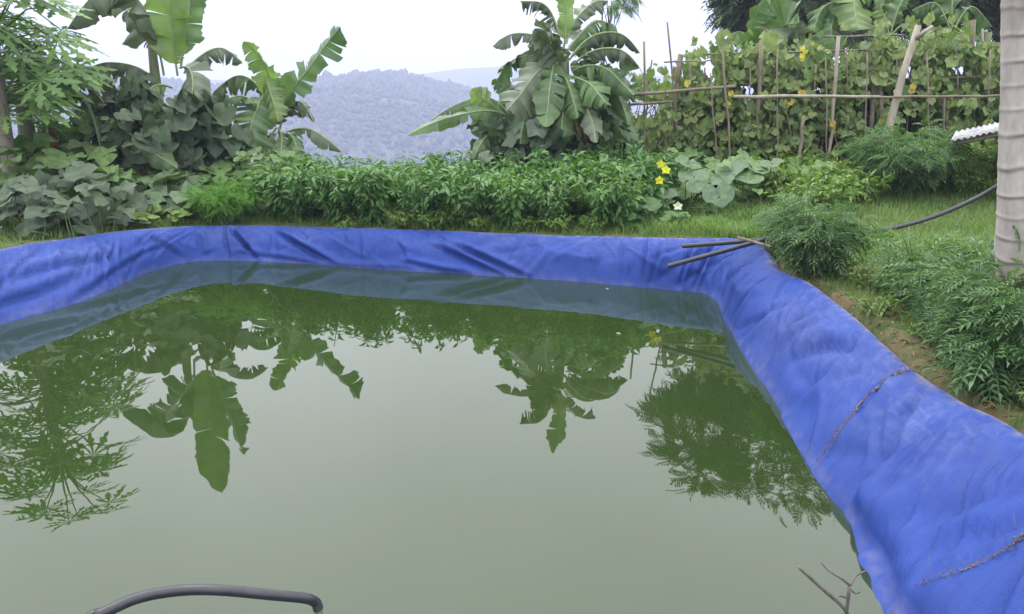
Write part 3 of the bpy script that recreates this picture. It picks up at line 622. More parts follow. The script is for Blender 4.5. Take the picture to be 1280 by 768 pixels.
PG = 'pumpkin vines on the left bank'
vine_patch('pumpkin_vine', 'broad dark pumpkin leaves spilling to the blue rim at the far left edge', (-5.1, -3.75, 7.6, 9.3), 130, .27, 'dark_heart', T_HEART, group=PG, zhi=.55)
vine_patch('pumpkin_vine', 'pumpkin vine on the left bank right beside the feathery bright green bush', (-4.3, -3.0, 9.05, 9.9), 110, .27, 'pumpkin', T_HEART, group=PG, zhi=.4)
vine_patch('pumpkin_vine', 'taller bed of pumpkin leaves behind the left bank, under the papaya trunk', (-6.6, -4.3, 8.8, 10.4), 170, .30, 'pumpkin_light', T_HEART, group=PG, zhi=.75)
vine_patch('pumpkin_vine', 'sprawling pumpkin leaves below the dark leafy mound on the left', (-4.6, -3.2, 9.9, 10.8), 120, .26, 'pumpkin_light', T_POINT, group=PG, zhi=.6)
vine_patch('pumpkin_vine', 'small bright leaved vine between the papaya trunk and the dark leafy mound', (-5.1, -3.9, 9.9, 10.7), 170, .15, 'pumpkin_light', T_VINE, group=PG, zhi=.95)
vine_patch('pumpkin_vine', 'loose fringe of small leaves along the rim below the left pumpkin bed', (-4.9, -3.1, 8.3, 9.2), 150, .11, 'weed', T_VINE, group=PG, zhi=.16)
vine_patch('pumpkin_vine', 'mixed leafy growth around the foot of the shorter banana plant', (-3.5, -2.3, 9.4, 10.7), 190, .17, 'pumpkin_light', T_VINE, group=PG, zhi=.6)
climb_patch('leafy_mound', 'small bright green mound between the papaya and the tall banana plant', (110, 195), .42, .42, 10.6, .4, 260, .17, 'pumpkin_light', T_POINT)
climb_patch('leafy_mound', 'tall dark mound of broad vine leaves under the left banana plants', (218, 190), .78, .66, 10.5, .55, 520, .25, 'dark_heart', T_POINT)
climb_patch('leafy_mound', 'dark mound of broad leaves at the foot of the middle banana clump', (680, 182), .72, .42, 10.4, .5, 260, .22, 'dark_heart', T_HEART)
climb_patch('leafy_mound', 'low leafy growth at the left foot of the middle banana clump', (632, 178), .42, .36, 10.7, .4, 220, .15, 'pumpkin', T_POINT)
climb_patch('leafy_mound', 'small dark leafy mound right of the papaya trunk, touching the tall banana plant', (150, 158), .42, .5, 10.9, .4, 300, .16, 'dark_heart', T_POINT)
climb_patch('leafy_mound', 'bushy green growth along the right side of the middle banana clump', (755, 150), .42, .62, 10.7, .45, 320, .17, 'pumpkin', T_POINT)
vine_patch('pumpkin_plant', 'pumpkin plant with big round leaves and yellow flowers right of the chilli bed', (1.5, 3.1, 8.7, 9.5), 30, .2, 'pumpkin_light', T_HEART, flowers=((832, 213, 8.7), (824, 226, 8.6), (826, 206, 8.8)), zhi=.5, face=.7)

BP = [(913, 213, 40, .6), (868, 220, 40, .3), (905, 225, 36, .3), (938, 224, 34, .4), (899, 246, 40, 1.6), (871, 236, 26, 1.), (834, 244, 26, .6), (965, 204, 34, .1), (860, 204, 32, .2), (930, 206, 30, .3), (795, 215, 28, .3), (950, 214, 28, .3)]
pk = bpy.data.objects['pumpkin_plant']
for i, (px, py, w_, fc) in enumerate(BP):
    fb_ = MB(); yy = 8.45 + (255 - py) * .012; c = ony(px, py, yy); ax_ = np.array([rng.normal(0, .3), -.9, -.15 - .5 * fc]); V_, F_ = t_heart(20, 5, .05, .16, .035, 60 + i, .06)
    fb_.scatter((V_, F_), [c - nrm(ax_) * .05], [ax_], [np.array([rng.normal(0, .15), -fc, 1.])], w_ / FPX * yy * rng.uniform(.8, 1.02))
    b_ = np.array([c[0] + rng.normal(0, .05), c[1] + .1, ground_z(c[0], c[1] + .1)]); fb_.tube([b_, (b_ + c) / 2 + [0, .03, .03], c - [0, 0, .002]], .006, 5, 1, False)
    part('leaf', fb_, [M['pumpkin'], M['stem_green']], pk)
vine_patch('pumpkin_plant', 'smaller heart-leaved creeper at the right end of the chilli bed near the rim', (.75, 1.75, 8.15, 8.75), 60, .17, 'chilli', T_HEART, zhi=.28)
vine_patch('pumpkin_plant', 'bright green leafy patch between the big pumpkin leaves and the trellis', (1.5, 3.8, 9.3, 10.3), 150, .22, 'pumpkin_light', T_HEART, zhi=.4)
vine_patch('pumpkin_plant', 'pumpkin plant climbing at the left foot of the trellis', (1.3, 2.6, 10.1, 10.9), 110, .2, 'pumpkin_light', T_HEART, zhi=.5)
# little pumpkin seedling with a pale flower by the rim
p0 = onz(842, 283, .40); root = thing('pumpkin_seedling', 'pumpkin seedling with two pale leaves and a cream flower by the far rim', 'plant', p0)
f = MB(); 
for px, py in ((833, 272), (853, 270)): f.scatter(T_HEART[0], [ony(px, py, p0[1])], [np.array([.3, -.6, -.1])], [np.array([0, -.7, 1])], .14)
part('foliage', f, M['pumpkin_light'], root); s_ = MB(); s_.tube([p0, ony(843, 274, p0[1] + .02), ony(847, 262, p0[1])], .006, 5); part('stem', s_, M['stem_green'], root)
f = MB(); flower(f, ony(847, 258, p0[1]), .05); part('flower', f, M['flower_white'], root)

# ------------------------------------------------------------------ banana plants
def banana_leaf(mb, P0, P1, P2, width, tear=.5, face=.6, fold=.25, petiole=.12, seed=0, sag=.3):
    g = np.random.default_rng(seed); n = 44; t = np.linspace(0, 1, n)[:, None]
    C = (1 - t) ** 2 * P0 + 2 * (1 - t) * t * P1 + t * t * P2; C = C + UP * (.05 * width * np.sin(t * 9 + g.uniform(0, 6)) * t); face = face * .88; T = nrm(np.gradient(C, axis=0)); L = np.linalg.norm(np.diff(C, axis=0), axis=1).sum()
    view = np.array([0, -1., .25]); s1 = np.cross(T, UP); s2_ = np.cross(T, view); flip = np.sign((s1 * s2_).sum(1, keepdims=True)); flip[flip == 0] = 1
    Sd = nrm((1 - face) * s1 * flip + face * s2_ + 1e-4); Sd = nrm(Sd - T * (Sd * T).sum(1, keepdims=True)); N = np.cross(Sd, T); N *= np.sign(N[:, 2:3] + 1e-6)
    tt = t[:, 0]; w = np.where(tt < petiole, .0, np.clip((tt - petiole) / .14, 0, 1) ** .6 * np.clip((1.0 - tt) / .22, 0, 1) ** .55) * width / 2 * (1 + .14 * np.sin(tt * g.uniform(7, 14) + g.uniform(0, 6)))
    for sgn in (-1, 1):
        fold0 = fold; 
        i = int(petiole * n) + 1
        while i < n - 1:
            seg = int(g.choice([1, 2, 2, 3, 4, 6, 9])) if g.random() < tear else int(g.integers(4, 13)); j = min(n - 1, i + seg)
            idx = np.arange(i, j + 1); torn = g.random() < tear; extra = g.uniform(.1, .9) * sag if torn else g.uniform(0, .12); gap = g.uniform(-.1, .5) if torn else .0; sl = g.uniform(.55, 1.08) if torn else g.uniform(.93, 1.03)
            V = []; U = []; fold = fold0 + g.uniform(-.18, .3)
            for a_, k in enumerate(idx):
                f_ = (a_ / max(1, len(idx) - 1)) - .5
                for c_ in (0, .35, .7, 1.):
                    ww = w[k] * c_ * sl * (1 + .05 * g.normal()); ang = fold * (.6 + .6 * c_) + extra * c_ * 1.3 + .12 * math.sin(k * .9 + sgn)
                    p_ = C[k] + sgn * Sd[k] * ww * math.cos(ang) - N[k] * ww * math.sin(ang) - UP * extra * ww * c_ * .5 - T[k] * f_ * gap * max(0, c_ - .2) * (L / n) * len(idx) + T[k] * ww * .25
                    V.append(p_); U.append((c_, tt[k] * L * 1.2))
            m_ = len(idx); F = [(4 * a_ + q, 4 * a_ + q + 1, 4 * a_ + 5 + q, 4 * a_ + 4 + q) for a_ in range(m_ - 1) for q in range(3)]
            mb.add(V, F, 0, U); i = j
    mb.tube(C, np.linspace(.015, .004, n), 5, 1, False)
def banana(label, base_px, Y, stem_h, leaves, group=None, stem_r=.09, lean=(0, 0), name='banana_plant', stem_label=None):
    b = at(base_px, Y); root = thing(name, label, 'banana plant', b, group); s_ = MB(); tz = np.linspace(-.1, stem_h, 9)
    P = np.column_stack([b[0] + lean[0] * tz / stem_h, b[1] + lean[1] * tz / stem_h, b[2] + tz]); s_.tube(P, np.linspace(stem_r * 1.2, stem_r * .55, 9), 10); part('pseudostem', s_, M['pseudostem'], root)
    for i, lf in enumerate(leaves):
        (bx, by), (mx_, my), (tx, ty), w, opt = lf[:5]; dy = opt.get('dy', 0); Y0 = Y + opt.get('y0', 0)
        P0, P2 = ony(bx, by, Y0), ony(tx, ty, Y0 + dy); Pm = ony(mx_, my, Y0 + dy * .5)
        P1 = 2 * Pm - .5 * (P0 + P2)          # the leaf passes through the middle point
        mb = MB(); banana_leaf(mb, P0, P1, P2, w * Y / FPX * 1.03, min(1, opt.get('tear', .4) * 1.15 + .08), opt.get('face', .7), opt.get('fold', .25), opt.get('pet', .1), seed=hash((bx, by, tx, ty)) % 9999, sag=opt.get('sag', .35))
        part('leaf', mb, [M[opt.get('m', 'banana')], M['midrib']], root, label=opt.get('label'))
    return root
D = dict
banana('tall banana plant on the left with one huge upright leaf', 222, 10.65, 1.75, [
    ((222, 95), (214, 20), (204, -120), 54, D(face=1, tear=.16, fold=.05, m='banana_pale', pet=.12, dy=-.2)),
    ((226, 85), (236, 10), (246, -70), 40, D(face=.5, tear=.1, fold=.5, dy=.3)),
    ((205, 95), (160, -12), (84, 34), 56, D(face=.45, tear=.4, fold=.7, m='banana_grey', dy=-.5, sag=.5)),
    ((200, 70), (165, 20), (120, -40), 50, D(face=.5, tear=.4, fold=.5, m='banana_grey', dy=.4)),
    ((205, 112), (150, 78), (92, 104), 52, D(face=.35, tear=1, fold=.9, sag=.9, m='banana_grey', dy=-.2)),
    ((205, 120), (165, 110), (115, 150), 50, D(face=.35, tear=1, fold=.9, sag=.9, dy=.3)),
    ((225, 85), (240, 95), (236, 142), 42, D(face=1, tear=.1, fold=.35, m='banana_grey', dy=-.6)),
    ((230, 92), (268, 62), (303, 78), 38, D(face=.4, tear=.4, fold=.6, m='banana_grey', dy=.1)),
    ((205, 120), (170, 135), (150, 190), 40, D(face=.6, tear=.6, fold=.5, dy=-.4)),
    ((228, 110), (255, 120), (262, 175), 36, D(face=.6, tear=.6, fold=.5, dy=-.3)),
    ((215, 110), (188, 112), (170, 152), 36, D(face=.8, tear=.2, fold=.4, dy=-.5)),
    ((160, 165), (175, 178), (222, 212), 26, D(face=.8, tear=.1, fold=.2, dy=-.7, y0=-.3))])
banana('shorter banana plant with one yellowing leaf, left of the visible hill', 342, 10.85, 1.1, [
    ((346, 150), (378, 95), (426, 36), 44, D(face=.8, tear=.75, fold=.25, dy=-.2, sag=.5)),
    ((345, 145), (335, 92), (304, 50), 34, D(face=.75, tear=.15, fold=.4, m='banana_pale', dy=-.3)),
    ((330, 92), (338, 115), (348, 152), 30, D(face=1, tear=.1, fold=.2, m='banana_pale', dy=-.3, y0=-.1)),
    ((330, 118), (318, 145), (308, 190), 48, D(face=1, tear=.1, fold=.15, dy=-.4)),
    ((345, 168), (318, 178), (298, 205), 24, D(face=.9, tear=.05, fold=.35, m='banana_yellow', dy=-.5, label='yellowing drooping banana leaf')),
    ((348, 168), (368, 128), (392, 152), 34, D(face=.5, tear=.4, fold=.8, m='banana_grey', dy=-.1)),
    ((350, 172), (385, 162), (427, 190), 24, D(face=.6, tear=.5, fold=.6, m='banana_grey', dy=-.2)),
    ((350, 172), (366, 172), (372, 208), 26, D(face=.9, tear=.3, fold=.4, dy=-.4)),
    ((340, 140), (310, 98), (268, 112), 40, D(face=.4, tear=.7, fold=.7, dy=.2, sag=.8)),
    ((338, 150), (300, 120), (270, 140), 34, D(face=.4, tear=.7, fold=.7, dy=-.3)),
    ((348, 160), (352, 185), (340, 225), 30, D(face=.9, tear=.3, fold=.3, dy=-.5)),
    ((345, 160), (330, 190), (318, 228), 28, D(face=.9, tear=.4, fold=.3, dy=-.5))], stem_r=.07)
banana('old banana plant with brown dead sheaths beside the papaya trunk', 62, 10.2, 1.3, [
    ((60, 130), (90, 95), (130, 130), 38, D(face=.5, tear=.8, fold=.7, dy=-.2, sag=.8)),
    ((60, 140), (100, 120), (125, 185), 40, D(face=.5, tear=1, fold=.8, dy=-.2, sag=.9)),
    ((58, 150), (62, 190), (68, 245), 30, D(face=.9, tear=.7, fold=.4, m='banana_dry', dy=-.3)),
    ((58, 150), (46, 190), (52, 235), 28, D(face=.9, tear=.7, fold=.4, m='banana_dry', dy=-.25)),
    ((58, 150), (72, 200), (95, 235), 24, D(face=.9, tear=.4, fold=.4, m='banana_dry', dy=-.1)),
    ((64, 190), (88, 190), (92, 250), 28, D(face=.9, tear=.2, fold=.3, dy=-.4, m='banana_pale')),
    ((55, 140), (25, 110), (-10, 140), 40, D(face=.5, tear=.6, fold=.6, dy=.1)),
    ((60, 130), (40, 70), (10, 40), 40, D(face=.5, tear=.5, fold=.5, dy=.3))], stem_r=.12)
banana('tall middle banana plant standing alone against the sky', 700, 10.45, 1.75, [
    ((705, 60), (707, 10), (700, -48), 24, D(face=1, tear=.05, fold=.2, m='banana_pale')),
    ((700, 55), (684, 10), (650, 2), 30, D(face=.35, tear=1, fold=.9, m='banana_grey', sag=.9)),
    ((708, 55), (728, 14), (760, 2), 34, D(face=.6, tear=.3, fold=.6, m='banana_grey', dy=.2)),
    ((700, 70), (660, 42), (616, 58), 30, D(face=.5, tear=.35, fold=.7, m='banana_grey', dy=.1)),
    ((695, 75), (668, 95), (634, 140), 52, D(face=1, tear=.2, fold=.25, m='banana_grey', dy=-.5)),
    ((693, 72), (688, 105), (682, 158), 34, D(face=1, tear=.1, fold=.15, dy=-.6)),
    ((715, 70), (758, 40), (800, 66), 40, D(face=.45, tear=.3, fold=.8, m='banana_grey', dy=.1)),
    ((718, 80), (760, 60), (800, 84), 36, D(face=.5, tear=.3, fold=.7, m='banana_grey', dy=-.4)),
    ((716, 90), (750, 84), (792, 118), 40, D(face=.7, tear=.3, fold=.5, dy=-.5)),
    ((712, 95), (735, 105), (760, 130), 38, D(face=.8, tear=.3, fold=.4, dy=-.7)),
    ((712, 120), (735, 138), (744, 180), 24, D(face=1, tear=.2, fold=.3, dy=-.8, m='banana_grey')),
    ((705, 85), (690, 60), (668, 40), 44, D(face=.8, tear=.3, fold=.4, dy=-.3, m='banana_grey')),
    ((700, 90), (712, 110), (722, 150), 40, D(face=.9, tear=.3, fold=.3, dy=-.5)),
    ((695, 85), (680, 50), (690, 30), 40, D(face=.8, tear=.2, fold=.3, dy=-.2, m='banana_grey')),
    ((700, 80), (740, 30), (770, 42), 34, D(face=.6, tear=.4, fold=.5, dy=.4)),
    ((694, 88), (665, 120), (650, 180), 42, D(face=1, tear=.2, fold=.25, dy=-.5)),
    ((706, 100), (704, 130), (700, 178), 38, D(face=1, tear=.2, fold=.25, dy=-.5)),
    ((722, 100), (760, 105), (785, 155), 36, D(face=.8, tear=.3, fold=.4, dy=-.4)),
    ((695, 80), (650, 72), (618, 110), 40, D(face=.6, tear=.6, fold=.6, dy=.3)), ((698, 95), (672, 125), (662, 165), 36, D(face=.9, tear=.5, fold=.4, dy=-.1, m='banana_grey')), ((714, 85), (745, 95), (772, 145), 40, D(face=.8, tear=.5, fold=.4, dy=.2)),
    ((712, 75), (742, 52), (786, 50), 36, D(face=.5, tear=.6, fold=.6, dy=.4)), ((698, 70), (668, 60), (640, 85), 38, D(face=.6, tear=.6, fold=.6, dy=.2, m='banana_grey')), ((708, 110), (716, 140), (728, 190), 30, D(face=.9, tear=.8, fold=.5, m='banana_dry', dy=-.3))], stem_r=.11)
banana('low young banana plant reaching left from the middle clump over the hill', 640, 10.6, .6, [
    ((640, 150), (590, 140), (510, 170), 22, D(face=.8, tear=.2, fold=.3, dy=-.3)),
    ((640, 150), (600, 122), (540, 152), 26, D(face=.5, tear=.3, fold=.5, dy=.1)),
    ((640, 150), (610, 128), (590, 112), 28, D(face=.9, tear=.15, fold=.3, dy=-.1, m='banana_pale')),
    ((640, 160), (615, 165), (592, 198), 32, D(face=.9, tear=.2, fold=.3, dy=-.5)),
    ((645, 150), (640, 120), (622, 100), 30, D(face=.8, tear=.3, fold=.3, dy=.1)),
    ((645, 160), (650, 175), (640, 208), 30, D(face=1, tear=.2, fold=.3, dy=-.6))], stem_r=.06)
BG = 'banana plants rising behind the trellis'
def back_banana(label, px, Y, lv): banana(label, px, Y - .7, 1.5, lv, BG, .1)
back_banana('banana plant with torn leaves against the dark tree, behind the trellis', 968, 13.4, [
    ((965, 75), (940, 40), (958, 2), 40, D(face=.7, tear=.4, fold=.5, dy=-.2)),
    ((970, 70), (975, 40), (1000, 25), 60, D(face=1, tear=.4, fold=.25, dy=-.3)),
    ((965, 80), (930, 42), (905, 60), 30, D(face=.5, tear=.3, fold=.6, m='banana_pale')),
    ((968, 75), (985, 50), (968, 55), 46, D(face=1, tear=.3, fold=.3, dy=-.5, m='banana_grey')),
    ((968, 70), (960, 20), (975, -30), 40, D(face=.9, tear=.8, fold=.3)),
    ((965, 85), (945, 75), (925, 100), 40, D(face=.8, tear=.2, fold=.3, dy=-.4))])
back_banana('pale green banana leaf rising alone at the left top of the trellis', 897, 12.9, [
    ((900, 90), (896, 72), (888, 50), 14, D(face=1, tear=.05, fold=.2, m='banana_pale')), ((900, 95), (908, 85), (925, 80), 18, D(face=.7, tear=.2, fold=.3))])
back_banana('banana plant above the middle of the trellis with a broad pale hanging leaf', 1060, 13.2, [
    ((1066, -18), (1068, 8), (1074, 40), 44, D(face=1, tear=.1, fold=.2, m='banana_pale', dy=-.5)),
    ((1060, 0), (1030, 10), (1018, 40), 40, D(face=.6, tear=.3, fold=.6, dy=-.2)),
    ((1062, 10), (1040, 30), (1050, 70), 40, D(face=.9, tear=.3, fold=.3, dy=-.3)),
    ((1065, 0), (1100, -5), (1130, 25), 40, D(face=.6, tear=.3, fold=.6)),
    ((1065, -10), (1040, -40), (1000, -30), 50, D(face=.7, tear=.3, fold=.6))])
back_banana('banana plant with two bright green leaves right of the broad hanging leaf', 1112, 13.0, [
    ((1112, 45), (1106, 25), (1100, 5), 26, D(face=1, tear=.1, fold=.3, m='banana_pale')),
    ((1112, 50), (1098, 45), (1085, 60), 30, D(face=.8, tear=.3, fold=.4)),
    ((1114, 45), (1135, 30), (1148, 50), 34, D(face=.7, tear=.4, fold=.6)),
    ((1114, 40), (1128, 0), (1150, -30), 44, D(face=.8, tear=.5, fold=.4))])
back_banana('banana plant with fringed leaves at the right end above the trellis', 1190, 13.5, [
    ((1188, 40), (1168, 5), (1140, 15), 50, D(face=.5, tear=1, fold=.8, sag=.9)),
    ((1188, 45), (1165, 40), (1150, 70), 44, D(face=.8, tear=.6, fold=.5)),
    ((1192, 40), (1215, 10), (1240, 35), 50, D(face=.6, tear=.7, fold=.6)),
    ((1190, 35), (1195, -20), (1220, -60), 50, D(face=.8, tear=.5, fold=.4)),
    ((1194, 55), (1225, 50), (1240, 90), 46, D(face=.9, tear=.3, fold=.3))])

# ------------------------------------------------------------------ papaya trees
def papaya(label, b, h, r, nleaf, leaf, petiole, lean=(0, 0), trunk_mat=None, rings=True, drop=.35, name='papaya_tree'):
    root = thing(name, label, 'papaya tree', b); st_ = .006 if h > 3 else .018; n = int(h / st_); tz = np.linspace(-.1, h, n); s_ = MB()
    t = np.clip(tz / h, 0, 1); P = np.column_stack([b[0] + lean[0] * t, b[1] + lean[1] * t, b[2] + tz]); rad = r * (1.12 - .45 * t)
    g = np.random.default_rng(3); k = 28 if h > 3 else 14; scar = []; a = np.linspace(0, 2 * np.pi, k, endpoint=False); V = []
    for i in range(n):
        ph_ = tz[i] / .115 + .9 * vnoise(tz[i] * 3.3, 2); bandi = math.floor(ph_); fr = ph_ - bandi
        for q in range(k):
            f2 = (ph_ + .13 * math.sin(a[q] + 1) + .12 * math.sin(2 * a[q] + .7) + .16 * (vnoise(a[q] * 2 + 3, tz[i] * 4) - .5)) % 1.0; sc_ = math.exp(-((f2 - .5) / .07) ** 2) * max(0, 1.7 * vnoise(a[q] * 1.5 + 9, tz[i] * 9) - .15); scar.append(sc_)
            rr = rad[i] * (1 + (.02 * math.exp(-((f2 - .56) / .09) ** 2) + .012 * sc_ if rings else 0) + .05 * (vnoise(a[q] * .8 + 4, tz[i] * 2.2) - .5) + .025 * (vnoise(a[q] * 1.5, tz[i] * 6) - .5))
            V.append(P[i] + rr * np.array([math.cos(a[q]), math.sin(a[q]), 0]))
    F = [(i * k + q, i * k + (q + 1) % k, (i + 1) * k + (q + 1) % k, (i + 1) * k + q) for i in range(n - 1) for q in range(k)]
    s_.add(V, F); to_ = part('trunk', s_, trunk_mat, root); at_ = to_.data.attributes.new('scar', 'FLOAT', 'POINT'); at_.data.foreach_set('value', np.array(scar, np.float32))
    cb = MB(); top = P[-1]
    for i in range(nleaf):
        a_ = i * 2.4 + g.normal() * .2; el = g.uniform(-.5, 1.1); L = petiole * g.uniform(.6, 1.15); z0 = top + UP * (-g.uniform(0, drop) * (1 if el < .6 else .2))
        d = np.array([math.cos(a_) * math.cos(el), math.sin(a_) * math.cos(el), math.sin(el)]); e = z0 + d * L + UP * (-.12 * L); m_ = z0 + d * L * .55 + UP * .05
        cb.tube([z0, m_, e], [.012, .009, .006], 5, 1, False)
        ax = nrm(d * np.array([1, 1, .3]) + UP * -.35); cb.scatter(T_PALM[i % 3], [e], [ax], [UP + d * .45 + g.normal(0, .2, 3) + np.array([0, -.35, 0])], leaf * g.uniform(.75, 1.15))
    part('crown', cb, [M['papaya'], M['stem_green']], root); return root
M['papaya_bark'] = bark_mat('papaya_bark', (.22, .19, .165), (.46, .42, .38), 7, .85, rings=True, bump=.5)
M['papaya_bark2'] = bark_mat('papaya_bark_dark', (.13, .11, .09), (.27, .23, .19), 14, .9, rings=True)
papaya('tall leafy papaya tree at the left edge of the pond', at(34, 9.6), 2.45, .075, 92, .66, .78, (.05, 0), M['papaya_bark2'], drop=1.35)
papaya('slim papaya tree behind the taller one at the left edge', at(12, 11.0), 2.0, .06, 50, .55, .6, (.35, 0), M['papaya_bark2'], drop=1.1)
papaya('small papaya sapling left of the middle banana clump', at(636, 10.9), .95, .035, 18, .36, .38, (.05, 0), M['papaya_bark2'])
b_lo, b_hi = ony(1279, 330, 4.05), ony(1287, 0, 4.05); sl_ = (b_hi - b_lo) / (b_hi[2] - b_lo[2]); bt = b_lo.copy(); bt[2] = ground_z(bt[0], bt[1]); bt[0] = b_lo[0] + sl_[0] * (bt[2] - b_lo[2])
papaya('thick pale papaya trunk with ringed leaf scars at the right edge', bt, 6.0, .112, 26, .62, .8, (sl_[0] * 6, 0), M['papaya_bark'])

# ------------------------------------------------------------------ trees behind
def leafy_tree(name, label, b, h, crown, n_cl, per, size, mat, tmpl, trunk_r, cr_flat=.8, group=None):
    """crown: list of (centre, radii) lobes"""
    root = thing(name, label, 'tree', b, group); s_ = MB(); c0 = np.array(crown[0][0]); t = np.linspace(0, 1, 8)[:, None]
    P = b * (1 - t) + c0 * t + np.array([.15, 0, 0]) * np.sin(t * 5); P[0, 2] -= .2; s_.tube(P, np.linspace(trunk_r, trunk_r * .45, 8), 9); cb = MB(); pos = []; ax = []
    for (c, rd) in crown:
        for k in range(n_cl if n_cl < 20 else int(n_cl * min(1, np.mean(rd) / 1.9) ** 1.6)):
            d = rnd_unit(1)[0]; cc = np.array(c) + d * np.array(rd) * rng.uniform(.35, 1.0); 
            if k % 4 == 0: s_.tube([c0 - UP * rng.uniform(0, .8), (c0 + cc) / 2 + rng.normal(0, .15, 3), cc], [trunk_r * .35, trunk_r * .2, .012], 5, 0, False)
            q = rng.normal(0, .33, (per, 3)) * np.array([1, 1, .6]) * (min(rd) * .45); pos.append(cc + q); e = nrm(q + d * .3); e[:, 2] -= .25; ax.append(e)
    pos = np.concatenate(pos); ax = np.concatenate(ax); n = len(pos); cb.scatter(tmpl, pos, ax, UP + rng.normal(0, .4, (n, 3)), size * rng.uniform(.6, 1.3, n))
    part('trunk', s_, M['bark'], root); part('crown', cb, M[mat], root); return root
b = np.array([6.6, 21., ground_z(6.6, 21.)])
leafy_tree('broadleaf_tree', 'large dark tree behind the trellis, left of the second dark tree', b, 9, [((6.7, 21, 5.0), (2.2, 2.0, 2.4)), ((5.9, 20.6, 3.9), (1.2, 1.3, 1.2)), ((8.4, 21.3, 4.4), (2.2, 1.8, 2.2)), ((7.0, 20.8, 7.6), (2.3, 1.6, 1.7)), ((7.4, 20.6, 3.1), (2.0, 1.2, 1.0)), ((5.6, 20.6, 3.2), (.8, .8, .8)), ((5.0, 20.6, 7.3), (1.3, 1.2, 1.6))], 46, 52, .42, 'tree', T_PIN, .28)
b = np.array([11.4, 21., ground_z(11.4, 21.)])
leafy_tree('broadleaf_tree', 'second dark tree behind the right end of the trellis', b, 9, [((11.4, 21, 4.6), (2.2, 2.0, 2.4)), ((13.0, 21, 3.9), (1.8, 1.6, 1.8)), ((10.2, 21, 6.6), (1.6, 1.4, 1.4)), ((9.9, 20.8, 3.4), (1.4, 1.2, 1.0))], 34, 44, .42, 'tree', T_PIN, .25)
b = np.array([1.75, 16.5, ground_z(1.75, 16.5)])
leafy_tree('slender_tree', 'thin sparse sapling top against the sky, right of the middle banana crown', b, 4, [((1.8, 16.5, 3.1), (.35, .3, .42)), ((2.05, 16.5, 3.25), (.3, .25, .2))], 10, 12, .22, 'papaya', T_PINF, .03)

# ------------------------------------------------------------------ trellis
tr_loc = at(1000, 11.5); root = thing('garden_trellis', 'weathered trellis of bamboo and poles covered with climbing vines', 'trellis', tr_loc)
def post(p1, p2, r, mat='pole', y=11.4, wob=.006, parent=root, y2=None):
    a_, b_ = ony(*p1, y), ony(*p2, y2 or y); t = np.linspace(0, 1, 7)[:, None]; P = a_ * (1 - t) + b_ * t; P[1:-1] += rng.normal(0, wob, (5, 3)); s_ = MB(); s_.tube(P, np.linspace(r, r * .8, 7), 7); return part('post' if abs(p1[0] - p2[0]) < 80 else 'rail', s_, M[mat], parent)
def down(px, y): 
    g_ = at(px, y); return proj(g_ - [0, 0, .1])
for (tx, ty, bx, r, mt, y) in [(805, 52, 813, .018, 'pole', 10.68), (834, 28, 851, .016, 'pole', 10.88), (851, 68, 838, .045, 'pole_tan', 10.58), (862, 76, 858, .014, 'pole', 10.68), (903, 60, 905, .018, 'pole_tan', 10.48), (881, 85, 878, .014, 'pole', 10.98),
        (952, 50, 944, .035, 'pole_tan', 10.68), (965, 70, 962, .018, 'pole', 11.18), (1048, 46, 1042, .03, 'bamboo', 10.58), (1093, 92, 1089, .045, 'pole', 10.78), (1101, 95, 1098, .03, 'pole', 10.88), (1005, 145, 1006, .028, 'pole_tan', 10.38), (1217, 25, 1216, .035, 'pole', 10.88), (1228, 36, 1226, .02, 'bamboo', 11.08),
        (1135, 110, 1133, .016, 'pole', 10.78), (925, 95, 922, .014, 'pole', 10.98), (985, 90, 988, .014, 'pole', 11.08), (1020, 80, 1018, .014, 'pole_tan', 10.88), (1172, 60, 1170, .018, 'pole', 10.98), (1180, 120, 1182, .02, 'pole', 10.58), (1250, 60, 1251, .02, 'pole', 10.88), (1070, 70, 1074, .014, 'pole', 11.08), (888, 92, 893, .011, 'pole', 10.45), (938, 86, 934, .012, 'pole', 10.55), (972, 62, 976, .011, 'pole', 10.45), (1032, 74, 1029, .012, 'pole', 10.55), (1058, 60, 1062, .011, 'pole', 10.45), (1084, 66, 1080, .012, 'pole', 10.45), (1121, 70, 1118, .011, 'pole', 10.55), (1158, 66, 1162, .012, 'pole', 10.45), (1196, 52, 1192, .012, 'pole', 10.55), (1238, 62, 1236, .011, 'pole', 10.45), (815, 75, 800, .014, 'pole', 10.98)]:
    y = y + (.08, .28, .46)[(tx * 7) % 3]; bx += rng.normal(0, 5); bp_ = down(bx, y); post((tx, ty), (bx, bp_[1]), r * .78, mt, y)
for (p1, p2, r, mt, y) in [((917, 121), (1100, 121), .022, 'bamboo', 10.48), ((1085, 122), (1256, 119), .016, 'pole_tan', 10.53), ((788, 119), (920, 108), .022, 'pole', 10.83), ((788, 131), (842, 127), .018, 'pole', 10.78), ((900, 107), (1260, 95), .014, 'pole', 11.13), ((1030, 46), (1130, 44), .016, 'pole_tan', 11.58), ((880, 68), (1260, 58), .013, 'pole', 11.28), ((830, 78), (900, 76), .01, 'pole', 10.88)]:
    post(p1, p2, r, mt, y)
# leaning lopped trunk through the vines
lp = ony(1112, 158, 10.60); s_ = MB(); s_.tube([np.array([lp[0] - .2, lp[1], ground_z(lp[0] - .2, lp[1]) - .1]), lp, ony(1128, 95, 10.60), ony(1148, 32, 10.60)], [.05, .046, .042, .036], 9)
lr = thing('lopped_tree', 'pale lopped trunk leaning through the trellis vines, with a branch stub', 'tree', (lp[0] - .2, lp[1], ground_z(lp[0] - .2, lp[1]))); part('trunk', s_, M['bamboo'], lr)
s_ = MB(); s_.tube([ony(1146, 48, 10.57), ony(1156, 40, 10.50), ony(1166, 33, 10.45)], [.03, .025, .02], 7); part('branch', s_, M['bamboo'], lr)

